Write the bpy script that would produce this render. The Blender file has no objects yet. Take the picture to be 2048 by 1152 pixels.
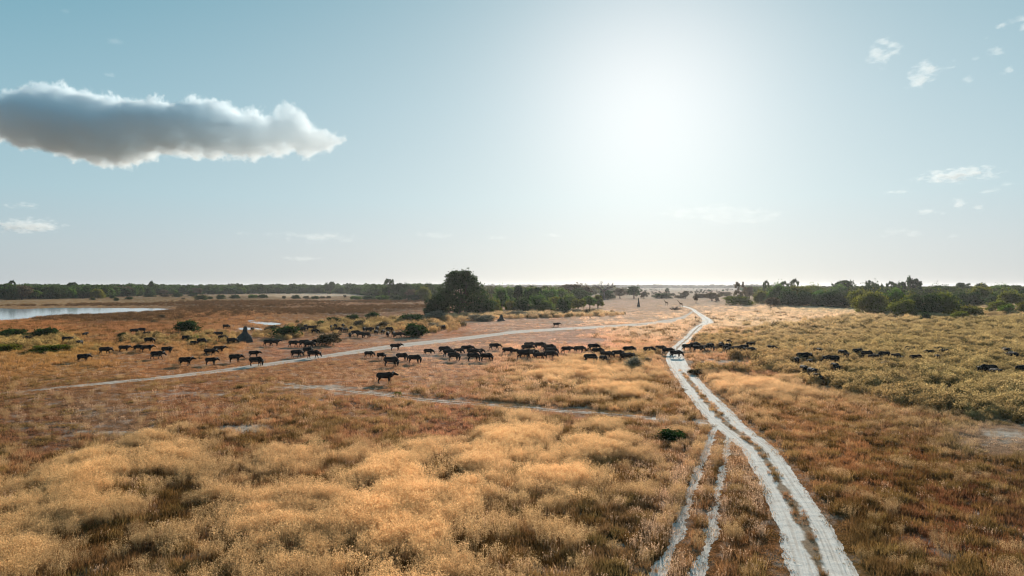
import bpy, bmesh, math, random
import numpy as np
from mathutils import Vector, Matrix

random.seed(7)
rng = np.random.default_rng(7)
S = bpy.context.scene
COL = S.collection

# ------------------------------------------------------------------ camera
F, HC, HY = 1365.0, 13.5, 571.0          # focal length in px of a 2048 wide frame, eye height, horizon row
cd = bpy.data.cameras.new('camera'); cam = bpy.data.objects.new('camera', cd); COL.objects.link(cam)
cd.sensor_width = 36.0; cd.lens = F / 2048 * 36.0; cd.shift_y = -5.0 / 2048
cd.clip_start = 0.1; cd.clip_end = 40000
cam.location = (0, 0, HC); cam.rotation_euler = (math.radians(90), 0, 0)
S.camera = cam

# ------------------------------------------------------------------ light
SUN_AZ, SUN_EL = math.radians(11.4), math.radians(15.6)   # azimuth to the right of +Y
SUND = Vector((math.sin(SUN_AZ) * math.cos(SUN_EL), math.cos(SUN_AZ) * math.cos(SUN_EL), math.sin(SUN_EL)))
W = bpy.data.worlds.new('World'); S.world = W; W.use_nodes = True
nt = W.node_tree; N = nt.nodes; L = nt.links
bg = N['Background']; bg.inputs['Strength'].default_value = 0.08
sky = N.new('ShaderNodeTexSky'); sky.sky_type = 'NISHITA'; sky.sun_disc = False
sky.sun_elevation = SUN_EL; sky.sun_rotation = SUN_AZ
sky.altitude = 900; sky.air_density = 1.0; sky.dust_density = 1.2; sky.ozone_density = 1.5
def math_node(T, op, a=None, b=None, c=None, clamp=False):
    n = T.nodes.new('ShaderNodeMath'); n.operation = op; n.use_clamp = clamp
    for k, v in enumerate((a, b, c)):
        if v is None: continue
        if isinstance(v, (int, float)): n.inputs[k].default_value = v
        else: T.links.new(v, n.inputs[k])
    return n.outputs[0]
def mix_col(T, mode, fac, a, b):
    n = T.nodes.new('ShaderNodeMix'); n.data_type = 'RGBA'; n.blend_type = mode; n.clamp_factor = True
    for k, v in ((0, fac), (6, a), (7, b)):
        if isinstance(v, (int, float)): n.inputs[k].default_value = v
        elif isinstance(v, tuple): n.inputs[k].default_value = v if len(v) == 4 else v + (1,)
        else: T.links.new(v, n.inputs[k])
    return n.outputs[2]
tc = N.new('ShaderNodeTexCoord')
nrm = N.new('ShaderNodeVectorMath'); nrm.operation = 'NORMALIZE'; L.new(tc.outputs['Generated'], nrm.inputs[0])
dot = N.new('ShaderNodeVectorMath'); dot.operation = 'DOT_PRODUCT'; L.new(nrm.outputs[0], dot.inputs[0]); dot.inputs[1].default_value = SUND
sep = N.new('ShaderNodeSeparateXYZ'); L.new(nrm.outputs[0], sep.inputs[0])
ang = math_node(nt, 'ARCCOSINE', dot.outputs['Value'])
nish = mix_col(nt, 'MULTIPLY', 1.0, sky.outputs[0], (0.5, 0.8, 1.0))
elev = math_node(nt, 'MAXIMUM', sep.outputs['Z'], 0.0)
def rampN(fac, stops):
    n = N.new('ShaderNodeValToRGB'); e = n.color_ramp.elements
    while len(e) < len(stops): e.new(0.5)
    for k, (p, c) in enumerate(stops): e[k].position = p; e[k].color = c + (1,)
    L.new(fac, n.inputs[0]); return n.outputs[0]
# pale dusty air low down, teal blue higher up, and the wide white aureole round the low sun
air = rampN(elev, [(0.0, (.435, .49, .525)), (.05, (.41, .51, .555)), (.12, (.325, .515, .585)), (.25, (.19, .415, .515)), (.41, (.035, .28, .40)), (1.0, (.05, .15, .26))])
air = mix_col(nt, 'MULTIPLY', 1.0, air, (10.0, 10.0, 10.0))
col = mix_col(nt, 'MIX', .95, nish, air)
glow = math_node(nt, 'EXPONENT', math_node(nt, 'MULTIPLY', math_node(nt, 'POWER', math_node(nt, 'DIVIDE', ang, 0.17), 2.0), -1.0))
halo = math_node(nt, 'EXPONENT', math_node(nt, 'MULTIPLY', math_node(nt, 'POWER', math_node(nt, 'DIVIDE', ang, 0.58), 1.35), -1.0))
col = mix_col(nt, 'ADD', glow, col, (2.3, 1.65, 1.45))
col = mix_col(nt, 'ADD', halo, col, (4.7, 3.5, 2.75))
L.new(col, bg.inputs['Color'])

sl = bpy.data.lights.new('sun', 'SUN'); sun = bpy.data.objects.new('sun', sl); COL.objects.link(sun)
sl.energy = 5.0; sl.angle = math.radians(0.5); sl.color = (1.0, 0.91, 0.79)
sun.rotation_mode = 'QUATERNION'; sun.rotation_quaternion = SUND.to_track_quat('Z', 'Y')
sun.location = (60, 60, 60)

S.view_settings.view_transform = 'Standard'; S.view_settings.look = 'None'
S.view_settings.exposure = 0.35; S.view_settings.gamma = 1.0
S.render.film_transparent = False
cy = S.cycles
cy.max_bounces = 16; cy.diffuse_bounces = 3; cy.glossy_bounces = 2; cy.transmission_bounces = 3
cy.volume_bounces = 14; cy.transparent_max_bounces = 8; cy.use_denoising = True; cy.filter_width = 1.25
cy.sample_clamp_indirect = 6.0

# ------------------------------------------------------------------ helpers
def G(px, py):
    y = F * HC / (py - HY)
    return ((px - 1024.0) / F * y, y)
def PX(x, y):
    return 1024.0 + x / y * F, HY + F * HC / y
def mpp(py): return HC / (py - HY)       # metres per photo px for things standing at row py

def lin(c):
    c = np.asarray(c, float) / 255.0
    return np.where(c <= 0.04045, c / 12.92, ((c + 0.055) / 1.055) ** 2.4)

def boost(c, k=1.5, d=.10):
    c = np.atleast_2d(c); l = c @ np.array([.3, .6, .1]); c = (c * (1 - d) + l[:, None] * d) * k
    return c * np.minimum(1, .92 / np.maximum(c.max(1), 1e-3))[:, None]
_perm = rng.random((256, 256)).astype(np.float32)
def vnoise(x, y):
    xi = np.floor(x).astype(int); yi = np.floor(y).astype(int)
    fx = x - xi; fy = y - yi
    fx = fx * fx * (3 - 2 * fx); fy = fy * fy * (3 - 2 * fy)
    a = _perm[xi & 255, yi & 255]; b = _perm[(xi + 1) & 255, yi & 255]
    c = _perm[xi & 255, (yi + 1) & 255]; d = _perm[(xi + 1) & 255, (yi + 1) & 255]
    return (a * (1 - fx) + b * fx) * (1 - fy) + (c * (1 - fx) + d * fx) * fy
def fbm(x, y, o=4):
    s = 0; a = 0.5; t = 0
    for k in range(o):
        s = s + a * vnoise(x + 17.3 * k, y + 9.1 * k); t += a; a *= 0.5; x = x * 2.03; y = y * 2.03
    return s / t
def sstep(a, b, x):
    t = np.clip((x - a) / (b - a), 0, 1); return t * t * (3 - 2 * t)

def mat(name, rough=0.9, spec=0.2):
    m = bpy.data.materials.new(name); m.use_nodes = True
    p = m.node_tree.nodes['Principled BSDF']
    p.inputs['Roughness'].default_value = rough; p.inputs['Specular IOR Level'].default_value = spec
    return m, m.node_tree, p
def noise_tex(T, scale, detail=4, rough=0.6, vec=None, dim='3D'):
    n = T.nodes.new('ShaderNodeTexNoise'); n.noise_dimensions = dim
    n.inputs['Scale'].default_value = scale; n.inputs['Detail'].default_value = detail; n.inputs['Roughness'].default_value = rough
    if vec is not None: T.links.new(vec, n.inputs['Vector'])
    return n.outputs['Fac']
def ramp(T, fac, stops):
    n = T.nodes.new('ShaderNodeValToRGB'); e = n.color_ramp.elements
    while len(e) < len(stops): e.new(0.5)
    for k, (p, c) in enumerate(stops):
        e[k].position = p; e[k].color = c if len(c) == 4 else tuple(c) + (1,)
    T.links.new(fac, n.inputs[0]); return n.outputs[0]
def bump(T, p, h, strength, dist):
    b = T.nodes.new('ShaderNodeBump'); b.inputs['Strength'].default_value = strength; b.inputs['Distance'].default_value = dist
    T.links.new(h, b.inputs['Height']); T.links.new(b.outputs[0], p.inputs['Normal'])

def new_mesh(name, verts, faces, m=None, smooth=False):
    me = bpy.data.meshes.new(name); me.from_pydata([tuple(v) for v in verts], [], [tuple(f) for f in faces])
    if m: me.materials.append(m)
    if smooth: me.polygons.foreach_set('use_smooth', [True] * len(me.polygons))
    me.update(); return me
def quads_mesh(name, V, m, extra=None):
    """V: (n,4,3) quads -> mesh; extra: per-quad float stored as point attribute v."""
    n = len(V); me = bpy.data.meshes.new(name)
    me.vertices.add(n * 4); me.vertices.foreach_set('co', V.reshape(-1).astype(np.float32))
    me.loops.add(n * 4); me.loops.foreach_set('vertex_index', np.arange(n * 4, dtype=np.int32))
    me.polygons.add(n); me.polygons.foreach_set('loop_start', np.arange(0, n * 4, 4, dtype=np.int32))
    me.update(calc_edges=True)
    if extra is not None:
        a = me.attributes.new('v', 'FLOAT', 'POINT'); a.data.foreach_set('value', np.repeat(extra, 4).astype(np.float32))
    if m: me.materials.append(m)
    return me
def obj(name, me, parent=None, loc=(0, 0, 0), rz=0.0, sc=None, kind=None):
    o = bpy.data.objects.new(name, me); COL.objects.link(o)
    o.location = loc; o.rotation_euler = (0, 0, rz)
    if sc is not None: o.scale = sc
    if parent: o.parent = parent
    if kind: o['kind'] = kind
    return o
def tag(o, label, cat, group=None, kind=None):
    o['label'] = label; o['category'] = cat
    if group: o['group'] = group
    if kind: o['kind'] = kind
    return o
def copy_tree(o, name=None):
    c = o.copy(); COL.objects.link(c)
    for ch in o.children:
        d = ch.copy(); COL.objects.link(d); d.parent = c
        d.matrix_parent_inverse = ch.matrix_parent_inverse.copy()
    return c

def tube(pts, rad, seg=10, side=(0, 1, 0)):
    """closed tube along pts; rad: radius or (lateral, other) per point -> verts, faces"""
    V, Fc = [], []
    P = [Vector(p) for p in pts]; n = len(P)
    R = [(r, r) if isinstance(r, (int, float)) else r for r in rad]
    for i in range(n):
        t = (P[min(i + 1, n - 1)] - P[max(i - 1, 0)]).normalized()
        s = Vector(side); s = s - t * s.dot(t)
        if s.length < 0.2: s = Vector((1, 0, 0)) - t * t.x
        s.normalize(); u = t.cross(s)
        for k in range(seg):
            a = 2 * math.pi * k / seg
            V.append(P[i] + s * (R[i][0] * math.cos(a)) + u * (R[i][1] * math.sin(a)))
    for i in range(n - 1):
        for k in range(seg):
            k2 = (k + 1) % seg
            Fc.append((i * seg + k, i * seg + k2, (i + 1) * seg + k2, (i + 1) * seg + k))
    Fc.append(tuple(reversed(range(seg)))); Fc.append(tuple(range((n - 1) * seg, n * seg)))
    return V, Fc
def join(parts):
    V, Fc = [], []
    for v, f in parts:
        o = len(V); V += v; Fc += [tuple(i + o for i in q) for q in f]
    return V, Fc
def organic(name, parts, voxel, m, smooth_it=3):
    """fuse overlapping tubes into one continuous skin"""
    V, Fc = join(parts)
    me = new_mesh(name + '_raw', V, Fc)
    o = bpy.data.objects.new(name + '_raw', me); COL.objects.link(o)
    r = o.modifiers.new('r', 'REMESH'); r.mode = 'VOXEL'; r.voxel_size = voxel
    s = o.modifiers.new('s', 'SMOOTH'); s.iterations = smooth_it; s.factor = 0.5
    dg = bpy.context.evaluated_depsgraph_get()
    out = bpy.data.meshes.new_from_object(o.evaluated_get(dg))
    bpy.data.objects.remove(o); bpy.data.meshes.remove(me)
    out.name = name; out.materials.clear(); out.materials.append(m)
    out.polygons.foreach_set('use_smooth', [True] * len(out.polygons)); out.update()
    return out

# ------------------------------------------------------------------ colour and cover of the plain
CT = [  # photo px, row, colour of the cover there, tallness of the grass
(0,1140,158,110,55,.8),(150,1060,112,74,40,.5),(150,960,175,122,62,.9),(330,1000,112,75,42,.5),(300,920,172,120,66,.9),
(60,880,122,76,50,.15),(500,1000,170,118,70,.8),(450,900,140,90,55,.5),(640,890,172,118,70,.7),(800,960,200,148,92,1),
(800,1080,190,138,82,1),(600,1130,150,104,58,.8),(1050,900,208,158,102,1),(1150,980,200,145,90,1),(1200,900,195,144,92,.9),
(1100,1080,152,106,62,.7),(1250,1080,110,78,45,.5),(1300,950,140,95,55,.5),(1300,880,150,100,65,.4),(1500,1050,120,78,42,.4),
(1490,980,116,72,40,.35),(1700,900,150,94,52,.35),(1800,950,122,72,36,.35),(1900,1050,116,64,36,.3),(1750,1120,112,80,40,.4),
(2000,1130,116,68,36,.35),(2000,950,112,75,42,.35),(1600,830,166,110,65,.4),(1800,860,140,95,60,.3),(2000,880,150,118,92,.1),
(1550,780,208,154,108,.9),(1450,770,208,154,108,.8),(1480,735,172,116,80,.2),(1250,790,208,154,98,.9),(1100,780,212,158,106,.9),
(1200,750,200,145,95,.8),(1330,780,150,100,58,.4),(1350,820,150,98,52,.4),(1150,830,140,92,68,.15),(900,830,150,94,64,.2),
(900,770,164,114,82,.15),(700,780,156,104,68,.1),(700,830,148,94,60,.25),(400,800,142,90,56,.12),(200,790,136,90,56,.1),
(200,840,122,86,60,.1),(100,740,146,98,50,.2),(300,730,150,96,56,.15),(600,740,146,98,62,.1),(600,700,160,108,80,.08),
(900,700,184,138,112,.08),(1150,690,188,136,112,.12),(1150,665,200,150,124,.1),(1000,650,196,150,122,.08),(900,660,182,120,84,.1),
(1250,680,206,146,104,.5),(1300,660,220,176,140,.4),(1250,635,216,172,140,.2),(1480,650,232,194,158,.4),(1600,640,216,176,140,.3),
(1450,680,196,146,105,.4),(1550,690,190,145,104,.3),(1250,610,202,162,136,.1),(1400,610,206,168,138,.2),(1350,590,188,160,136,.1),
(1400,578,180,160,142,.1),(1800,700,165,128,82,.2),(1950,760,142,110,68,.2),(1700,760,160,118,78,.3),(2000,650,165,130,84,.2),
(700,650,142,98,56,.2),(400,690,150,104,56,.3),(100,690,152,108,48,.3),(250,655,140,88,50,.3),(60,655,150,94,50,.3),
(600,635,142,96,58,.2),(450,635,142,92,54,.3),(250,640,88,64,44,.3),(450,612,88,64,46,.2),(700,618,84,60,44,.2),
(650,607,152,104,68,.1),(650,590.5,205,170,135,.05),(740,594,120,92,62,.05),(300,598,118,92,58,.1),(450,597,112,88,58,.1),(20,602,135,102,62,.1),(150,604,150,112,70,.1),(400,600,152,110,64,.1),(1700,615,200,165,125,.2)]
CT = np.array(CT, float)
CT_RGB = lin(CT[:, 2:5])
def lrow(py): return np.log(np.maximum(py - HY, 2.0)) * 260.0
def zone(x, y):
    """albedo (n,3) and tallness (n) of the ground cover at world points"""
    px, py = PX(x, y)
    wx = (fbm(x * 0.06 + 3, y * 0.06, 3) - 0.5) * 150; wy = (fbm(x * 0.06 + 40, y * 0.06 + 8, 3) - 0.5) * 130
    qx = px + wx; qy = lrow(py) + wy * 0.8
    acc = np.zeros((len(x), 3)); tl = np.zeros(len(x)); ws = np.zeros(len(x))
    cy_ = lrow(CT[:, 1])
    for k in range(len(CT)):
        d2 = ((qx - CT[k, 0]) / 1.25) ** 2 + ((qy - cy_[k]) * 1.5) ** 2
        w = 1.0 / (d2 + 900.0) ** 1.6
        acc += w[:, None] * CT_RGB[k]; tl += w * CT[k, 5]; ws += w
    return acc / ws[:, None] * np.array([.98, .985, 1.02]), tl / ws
def ell(px, py, cx, cy0, rx, ry): return ((px - cx) / rx) ** 2 + ((py - cy0) / ry) ** 2
def sand_amount(x, y):
    """bare pale sand patches away from the tracks"""
    px, py = PX(x, y)
    n = fbm(x * 0.5, y * 0.5, 4) - 0.5
    s = np.zeros(len(x))
    for cx, c0, rx, ry, k in ((505, 858, 75, 14, 1.3), (2020, 872, 60, 16, 1.0), (1360, 843, 80, 8, 1.3), (1440, 724, 90, 11, 1.0),
                              (350, 790, 140, 8, .6), (640, 775, 130, 4.5, 1.0), (740, 787, 120, 4, 1.0), (860, 801, 140, 3.5, .9), (1060, 818, 160, 3, .9), (260, 865, 150, 6, .7),
                              (1150, 645, 90, 3.5, .6), (1340, 640, 50, 9, .55), (1060, 662, 120, 3, .7), (640, 590, 110, 2.5, .9), (820, 710, 70, 6, .5),
                              (1960, 618, 18, 5, .5), (520, 990, 40, 6, .8), (100, 850, 120, 12, .45), (1340, 1000, 60, 25, .35)):
        s = np.maximum(s, k * (1 - ell(px + n * 90, py + n * 10, cx, c0, rx, ry)))
    n5 = fbm(x * 1.7, y * 1.7, 3) - .5
    return np.clip((s + n * 1.1 + n5 * 1.5) * (s > -0.3), 0, 1) * .9
SCRUB_LO = np.array([(1380, 690), (1440, 706), (1530, 740), (1600, 772), (1680, 790), (1800, 818), (1920, 838), (2300, 870)], float)
SCRUB_HI = np.array([(1380, 690), (1450, 676), (1560, 655), (1640, 644), (1740, 633), (1900, 636), (2300, 632)], float)
def scrub_amount(x, y):
    px, py = PX(x, y); n = fbm(x * .12, y * .12, 3) - .5
    pj = py + n * 36; px2 = px + n * 120
    lo = np.interp(px2, SCRUB_LO[:, 0], SCRUB_LO[:, 1], left=0, right=870)
    hi = np.interp(px2, SCRUB_HI[:, 0], SCRUB_HI[:, 1], left=999)
    s = np.clip(np.minimum((lo - pj) / 18, (pj - hi) / 7), 0, 1)
    return s

# ------------------------------------------------------------------ sand tracks (rows: photo row, left edge, right edge)
MAIN = np.array([(1400,1668,1880),(1250,1612,1782),(1152,1578,1715),(1062,1556,1671),(975,1522,1608),(901,1486,1555),(862,1440,1505),(849,1422,1488),(828,1403,1470),
(790,1374,1428),(760,1355,1400),(740,1341,1382),(722,1332,1372),(708,1334,1366),(695,1343,1366),(675,1368,1388),(662,1379,1399),(652,1392,1407),(646,1403,1428),(640,1405,1424),(632,1398,1411),(624,1388,1397),(619,1383,1390),(615,1372,1380),(611.5,1358,1366)], float)
LEFT = np.array([(1386,622.5,1.2),(1376,630,2.6),(1364,636,3.2),(1345,641.5,3.4),(1299,648,3.0),(1224,653,2.6),(1174,655.5,2.4),(1124,658,2.4),(1074,661,2.6),(1024,665,2.8),
(937,676,3.4),(862,684.5,3.6),(802,691,3.8),(737,700,4.0),(662,711,3.4),(587,722,3.4),(512,732,3.4),(445,741,3.2),(375,750,3.0),(300,758,2.6),(250,763,2.3),(180,769.5,1.8),(110,776,1.4),(40,784,1.0)], float)
RUT_A = np.array([(1250,1276,1304),(1152,1308,1334),(1080,1338,1360),(1010,1364,1384),(960,1381,1398),(925,1396,1409),(895,1409,1420),(866,1418,1428),(850,1428,1438)], float)
RUT_B = np.array([(1250,1365,1396),(1152,1386,1412),(1110,1400,1422),(1040,1420,1438),(980,1430,1444),(930,1443,1453),(890,1450,1458),(862,1452,1462)], float)
def dens(a, n):
    t = np.linspace(0, len(a) - 1, n); k = np.arange(len(a))
    out = np.stack([np.interp(t, k, a[:, j]) for j in range(a.shape[1])], 1)
    for _ in range(int(n / len(a) * 1.2)):
        out[1:-1] = (out[:-2] + 2 * out[1:-1] + out[2:]) / 4
    return out
sand_m, T, P = mat('track_sand', 0.95, 0.15)
def sand_material(tone=(1, 1, 1)):
    tcn = T.nodes.new('ShaderNodeTexCoord'); at = T.nodes.new('ShaderNodeAttribute'); at.attribute_name = 'across'
    uv = T.nodes.new('ShaderNodeUVMap')
    sp = T.nodes.new('ShaderNodeSeparateXYZ'); T.links.new(uv.outputs[0], sp.inputs[0])
    u, v = sp.outputs['X'], sp.outputs['Y']        # metres across from the middle, metres along
    n1 = noise_tex(T, 1.3, 5, .65, tcn.outputs['Object']); n2 = noise_tex(T, 9.0, 4, .7, tcn.outputs['Object'])
    n3 = noise_tex(T, 0.35, 3, .6, tcn.outputs['Object'])
    base = ramp(T, n1, [(.25, (.68, .58, .49)), (.5, (.82, .73, .64)), (.75, (.90, .82, .73))])
    lines = T.nodes.new('ShaderNodeTexNoise'); lines.inputs['Scale'].default_value = 1.0; lines.inputs['Detail'].default_value = 4; lc = T.nodes.new('ShaderNodeCombineXYZ')
    T.links.new(math_node(T, 'MULTIPLY', u, 5.0), lc.inputs[0]); T.links.new(math_node(T, 'MULTIPLY', v, .10), lc.inputs[1]); T.links.new(lc.outputs[0], lines.inputs['Vector'])
    base = mix_col(T, 'MULTIPLY', .8, base, ramp(T, lines.outputs['Fac'], [(.34, (.68, .63, .59)), (.52, (1, 1, 1))]))
    base = mix_col(T, 'MULTIPLY', .55, base, ramp(T, n2, [(.28, (.66, .61, .57)), (.52, (1, 1, 1))]))
    # the grassy crown between the wheel ruts, broken by noise
    crown = math_node(T, 'SUBTRACT', math_node(T, 'MULTIPLY', n3, 2.4), math_node(T, 'MULTIPLY', math_node(T, 'ABSOLUTE', u), 1.9))
    crown = math_node(T, 'ADD', crown, math_node(T, 'MULTIPLY', n1, 0.9))
    crown = math_node(T, 'MULTIPLY', math_node(T, 'SUBTRACT', crown, .95), 3.0, clamp=True)
    crown = math_node(T, 'MULTIPLY', crown, at.outputs['Fac'])
    base = mix_col(T, 'MIX', crown, base, ramp(T, n2, [(.35, (.13, .075, .035)), (.65, (.30, .19, .10))]))
    base = mix_col(T, 'MULTIPLY', 1.0, base, tone)
    T.links.new(base, P.inputs['Base Color'])
    # tyre washboard and ruts
    wv = T.nodes.new('ShaderNodeTexNoise'); wv.inputs['Scale'].default_value = 1.0; wv.inputs['Detail'].default_value = 3
    cb = T.nodes.new('ShaderNodeCombineXYZ')
    T.links.new(math_node(T, 'MULTIPLY', u, 6.5), cb.inputs[0]); T.links.new(math_node(T, 'MULTIPLY', v, .22), cb.inputs[1])
    T.links.new(cb.outputs[0], wv.inputs['Vector'])
    wash = math_node(T, 'SINE', math_node(T, 'ADD', math_node(T, 'MULTIPLY', v, 7.0), math_node(T, 'MULTIPLY', n1, 9.0)))
    h = math_node(T, 'ADD', math_node(T, 'MULTIPLY', wv.outputs['Fac'], 2.2), math_node(T, 'MULTIPLY', wash, .05))
    h = math_node(T, 'ADD', h, math_node(T, 'MULTIPLY', n2, .5))
    h = math_node(T, 'ADD', h, math_node(T, 'MULTIPLY', n1, .8))
    bump(T, P, h, .7, .10)
sand_material()
dust_m, T, P = mat('track_dust', 0.95, 0.1)
sand_material((.80, .74, .70))
def strip(name, A, B, crown, z, rag, m=sand_m, na=14):
    """ribbon between edge polylines A and B (world xy) with ragged rims"""
    n = len(A); V = np.zeros((n, na + 1, 3)); uvs = np.zeros((n, na + 1, 2))
    mid = (A + B) / 2; seg = np.linalg.norm(np.diff(mid, axis=0), axis=1); s = np.concatenate([[0], np.cumsum(seg)])
    wd = B - A; wl = np.linalg.norm(wd, axis=1, keepdims=True); wn = wd / np.maximum(wl, 1e-6)
    def rg(seed): return (fbm(s * .5 + seed, s * 0 + seed, 3) - .5) * 1.5 * rag + (fbm(s * 2.9 + seed, s * 0 + 3.3, 3) - .5) * 1.1 * rag
    lo = rg(3.1); hi = rg(77.7)
    for j in range(na + 1):
        t = j / na
        off = (-wl[:, 0] / 2 + lo) * (1 - t) + (wl[:, 0] / 2 + hi) * t
        V[:, j, :2] = mid + wn * off[:, None]; V[:, j, 2] = z
        uvs[:, j, 0] = off; uvs[:, j, 1] = s
    idx = np.arange(n * (na + 1)).reshape(n, na + 1)
    Fc = np.stack([idx[:-1, :-1], idx[:-1, 1:], idx[1:, 1:], idx[1:, :-1]], -1).reshape(-1, 4)
    me = new_mesh(name, V.reshape(-1, 3), Fc.tolist(), m)
    if me.polygons[0].normal.z < 0: me.flip_normals()
    uvl = me.uv_layers.new(name='UVMap'); vi = np.zeros(len(me.loops), np.int32); me.loops.foreach_get('vertex_index', vi)
    uvl.data.foreach_set('uv', uvs.reshape(-1, 2)[vi].reshape(-1).astype(np.float32))
    a = me.attributes.new('across', 'FLOAT', 'POINT'); a.data.foreach_set('value', np.repeat(np.broadcast_to(crown, (n,)), na + 1).astype(np.float32))
    return obj(name, me, kind='structure')
def edges_rows(A):
    l = np.array([G(r[1], r[0]) for r in A]); h = np.array([G(r[2], r[0]) for r in A]); return l, h
mA = dens(MAIN, 900); a_, b_ = edges_rows(mA)
crown_amt = np.where(mA[:, 0] > 745, 1.0, np.where(mA[:, 0] > 700, 0.15, 1.0)) * np.where(mA[:, 0] < 650, .3, 1.0)
strip('sand_track', a_, b_, crown_amt, .016, .22)
lA = dens(LEFT, 700)
top = np.array([G(r[0], r[1] - r[2]) for r in lA]); bot = np.array([G(r[0], r[1] + r[2]) for r in lA])
strip('side_track', top, bot, .6, .012, .9, dust_m)
fA = dens(np.array([(1304, 836, 2.2), (1200, 828, 2.4), (1060, 817, 2.4), (960, 809, 2.4), (860, 801, 2.4), (740, 787, 2.0), (640, 775, 1.7), (560, 766, 1.2)]), 500)
strip('faint_track', np.array([G(r[0], r[1] - r[2]) for r in fA]), np.array([G(r[0], r[1] + r[2]) for r in fA]), 1.0, .007, .7, dust_m)
for nm, R_ in (('wheel_rut', RUT_A), ('wheel_rut', RUT_B)):
    a_, b_ = edges_rows(dens(R_, 300)); w_ = (b_ - a_) * .12; strip(nm, a_ - w_, b_ + w_, .2, .008, .5)

sp_ = dens(np.array([(1300, 836.5, 1.6), (1340, 840.5, 3.2), (1385, 846, 3.6), (1432, 853, 3.4)]), 120)
strip('sand_spur', np.array([G(r[0], r[1] - r[2]) for r in sp_]), np.array([G(r[0], r[1] + r[2]) for r in sp_]), .0, .006, .4)
def track_mask(x, y):
    """0 clear of the tracks .. 1 on bare sand"""
    px, py = PX(x, y); o = np.argsort(MAIN[:, 0])
    m = MAIN[o]; l = np.interp(py, m[:, 0], m[:, 1], left=1358); r = np.interp(py, m[:, 0], m[:, 2], left=1366)
    w = np.maximum(r - l, 1); inside = (px - l) / w
    main = ((inside > -.02) & (inside < 1.02) & (py > 611)).astype(float)
    mid = np.abs(inside - .5) < .15 * (fbm(x * .4, y * .4, 2) + .25)
    main = np.where(mid & (py > 742), .40, main)
    lf = LEFT[::-1]; c = np.interp(px, lf[:, 0], lf[:, 1], left=-99, right=-99); t = np.interp(px, lf[:, 0], lf[:, 2])
    left = .88 * (np.abs(py - c) < t)
    out = np.maximum(main, left); ff = fA[np.argsort(fA[:, 0])]
    fc = np.interp(px, ff[:, 0], ff[:, 1], left=-99, right=-99); out = np.maximum(out, .72 * (np.abs(py - fc) < 2.8))
    for R_ in (RUT_A, RUT_B):
        q = R_[np.argsort(R_[:, 0])]; l = np.interp(py, q[:, 0], q[:, 1]); r = np.interp(py, q[:, 0], q[:, 2])
        out = np.maximum(out, .70 * ((px > l - 6) & (px < r + 6) & (py > q[0, 0])))
    return out

# ------------------------------------------------------------------ water
LAKE_T = np.array([(-420, 617), (0, 616.2), (40, 618.3), (75, 617.2), (110, 615.6), (200, 615.7), (280, 616.4), (330, 617.4), (352, 618.2)], float)
LAKE_B = np.array([(-420, 652), (0, 641.5), (30, 639.8), (60, 636.5), (80, 634), (100, 631.5), (150, 629.2), (220, 627), (290, 623.5), (352, 618.8)], float)
def lake_mask(x, y):
    px, py = PX(x, y)
    return (py > np.interp(px, LAKE_T[:, 0], LAKE_T[:, 1], right=999) - .2) & (py < np.interp(px, LAKE_B[:, 0], LAKE_B[:, 1], right=0) + .4)
water_m, T, P = mat('water', 0.06, 0.5)
P.inputs['Base Color'].default_value = (.60, .64, .66, 1); P.inputs['IOR'].default_value = 1.33
tcn = T.nodes.new('ShaderNodeTexCoord')
bump(T, P, math_node(T, 'ADD', noise_tex(T, 1.1, 4, .6, tcn.outputs['Object']), noise_tex(T, .08, 3, .6, tcn.outputs['Object'])), .06, .05)
def water(name, T_, B_, n=220, z=.02, jit=.35):
    xs = np.linspace(T_[0, 0], T_[-1, 0], n)
    t = np.interp(xs, T_[:, 0], T_[:, 1]); b = np.interp(xs, B_[:, 0], B_[:, 1])
    t = t + (fbm(xs * .11, xs * 0 + 5, 3) - .5) * 2 * jit; b = b + (fbm(xs * .09, xs * 0 + 9, 3) - .5) * 6 * jit
    b = np.maximum(b, t + .06)
    A = np.array([G(p, q) for p, q in zip(xs, t)]); B = np.array([G(p, q) for p, q in zip(xs, b)])
    V = [(p[0], p[1], z) for p in A] + [(p[0], p[1], z) for p in B]
    Fc = [(i, n + i, n + i + 1, i + 1) for i in range(n - 1)]
    me = new_mesh(name, V, Fc, water_m)
    if me.polygons[0].normal.z < 0: me.flip_normals()
    return obj(name, me, kind='structure')
water('lake_water', LAKE_T, LAKE_B)
PUDDLES = [((492, 642.5), (528, 646.5), (565, 648), 2.6), ((472, 656.5), (500, 658), (532, 659.5), 2.6), ((655, 600.6), (700, 600.9), (730, 601), .5), ((495, 641.3), (502, 641.6), (510, 642), 1.2)]
for a, b, c, h in PUDDLES:
    xs = np.linspace(a[0], c[0], 9); m = np.interp(xs, [a[0], b[0], c[0]], [a[1], b[1], c[1]])
    hh = h * np.sqrt(np.maximum(1 - ((xs - (a[0] + c[0]) / 2) / ((c[0] - a[0]) / 2)) ** 2, .02))
    water('puddle_water', np.stack([xs, m - hh], 1), np.stack([xs, m + hh], 1), 60, .02, .5)

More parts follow.
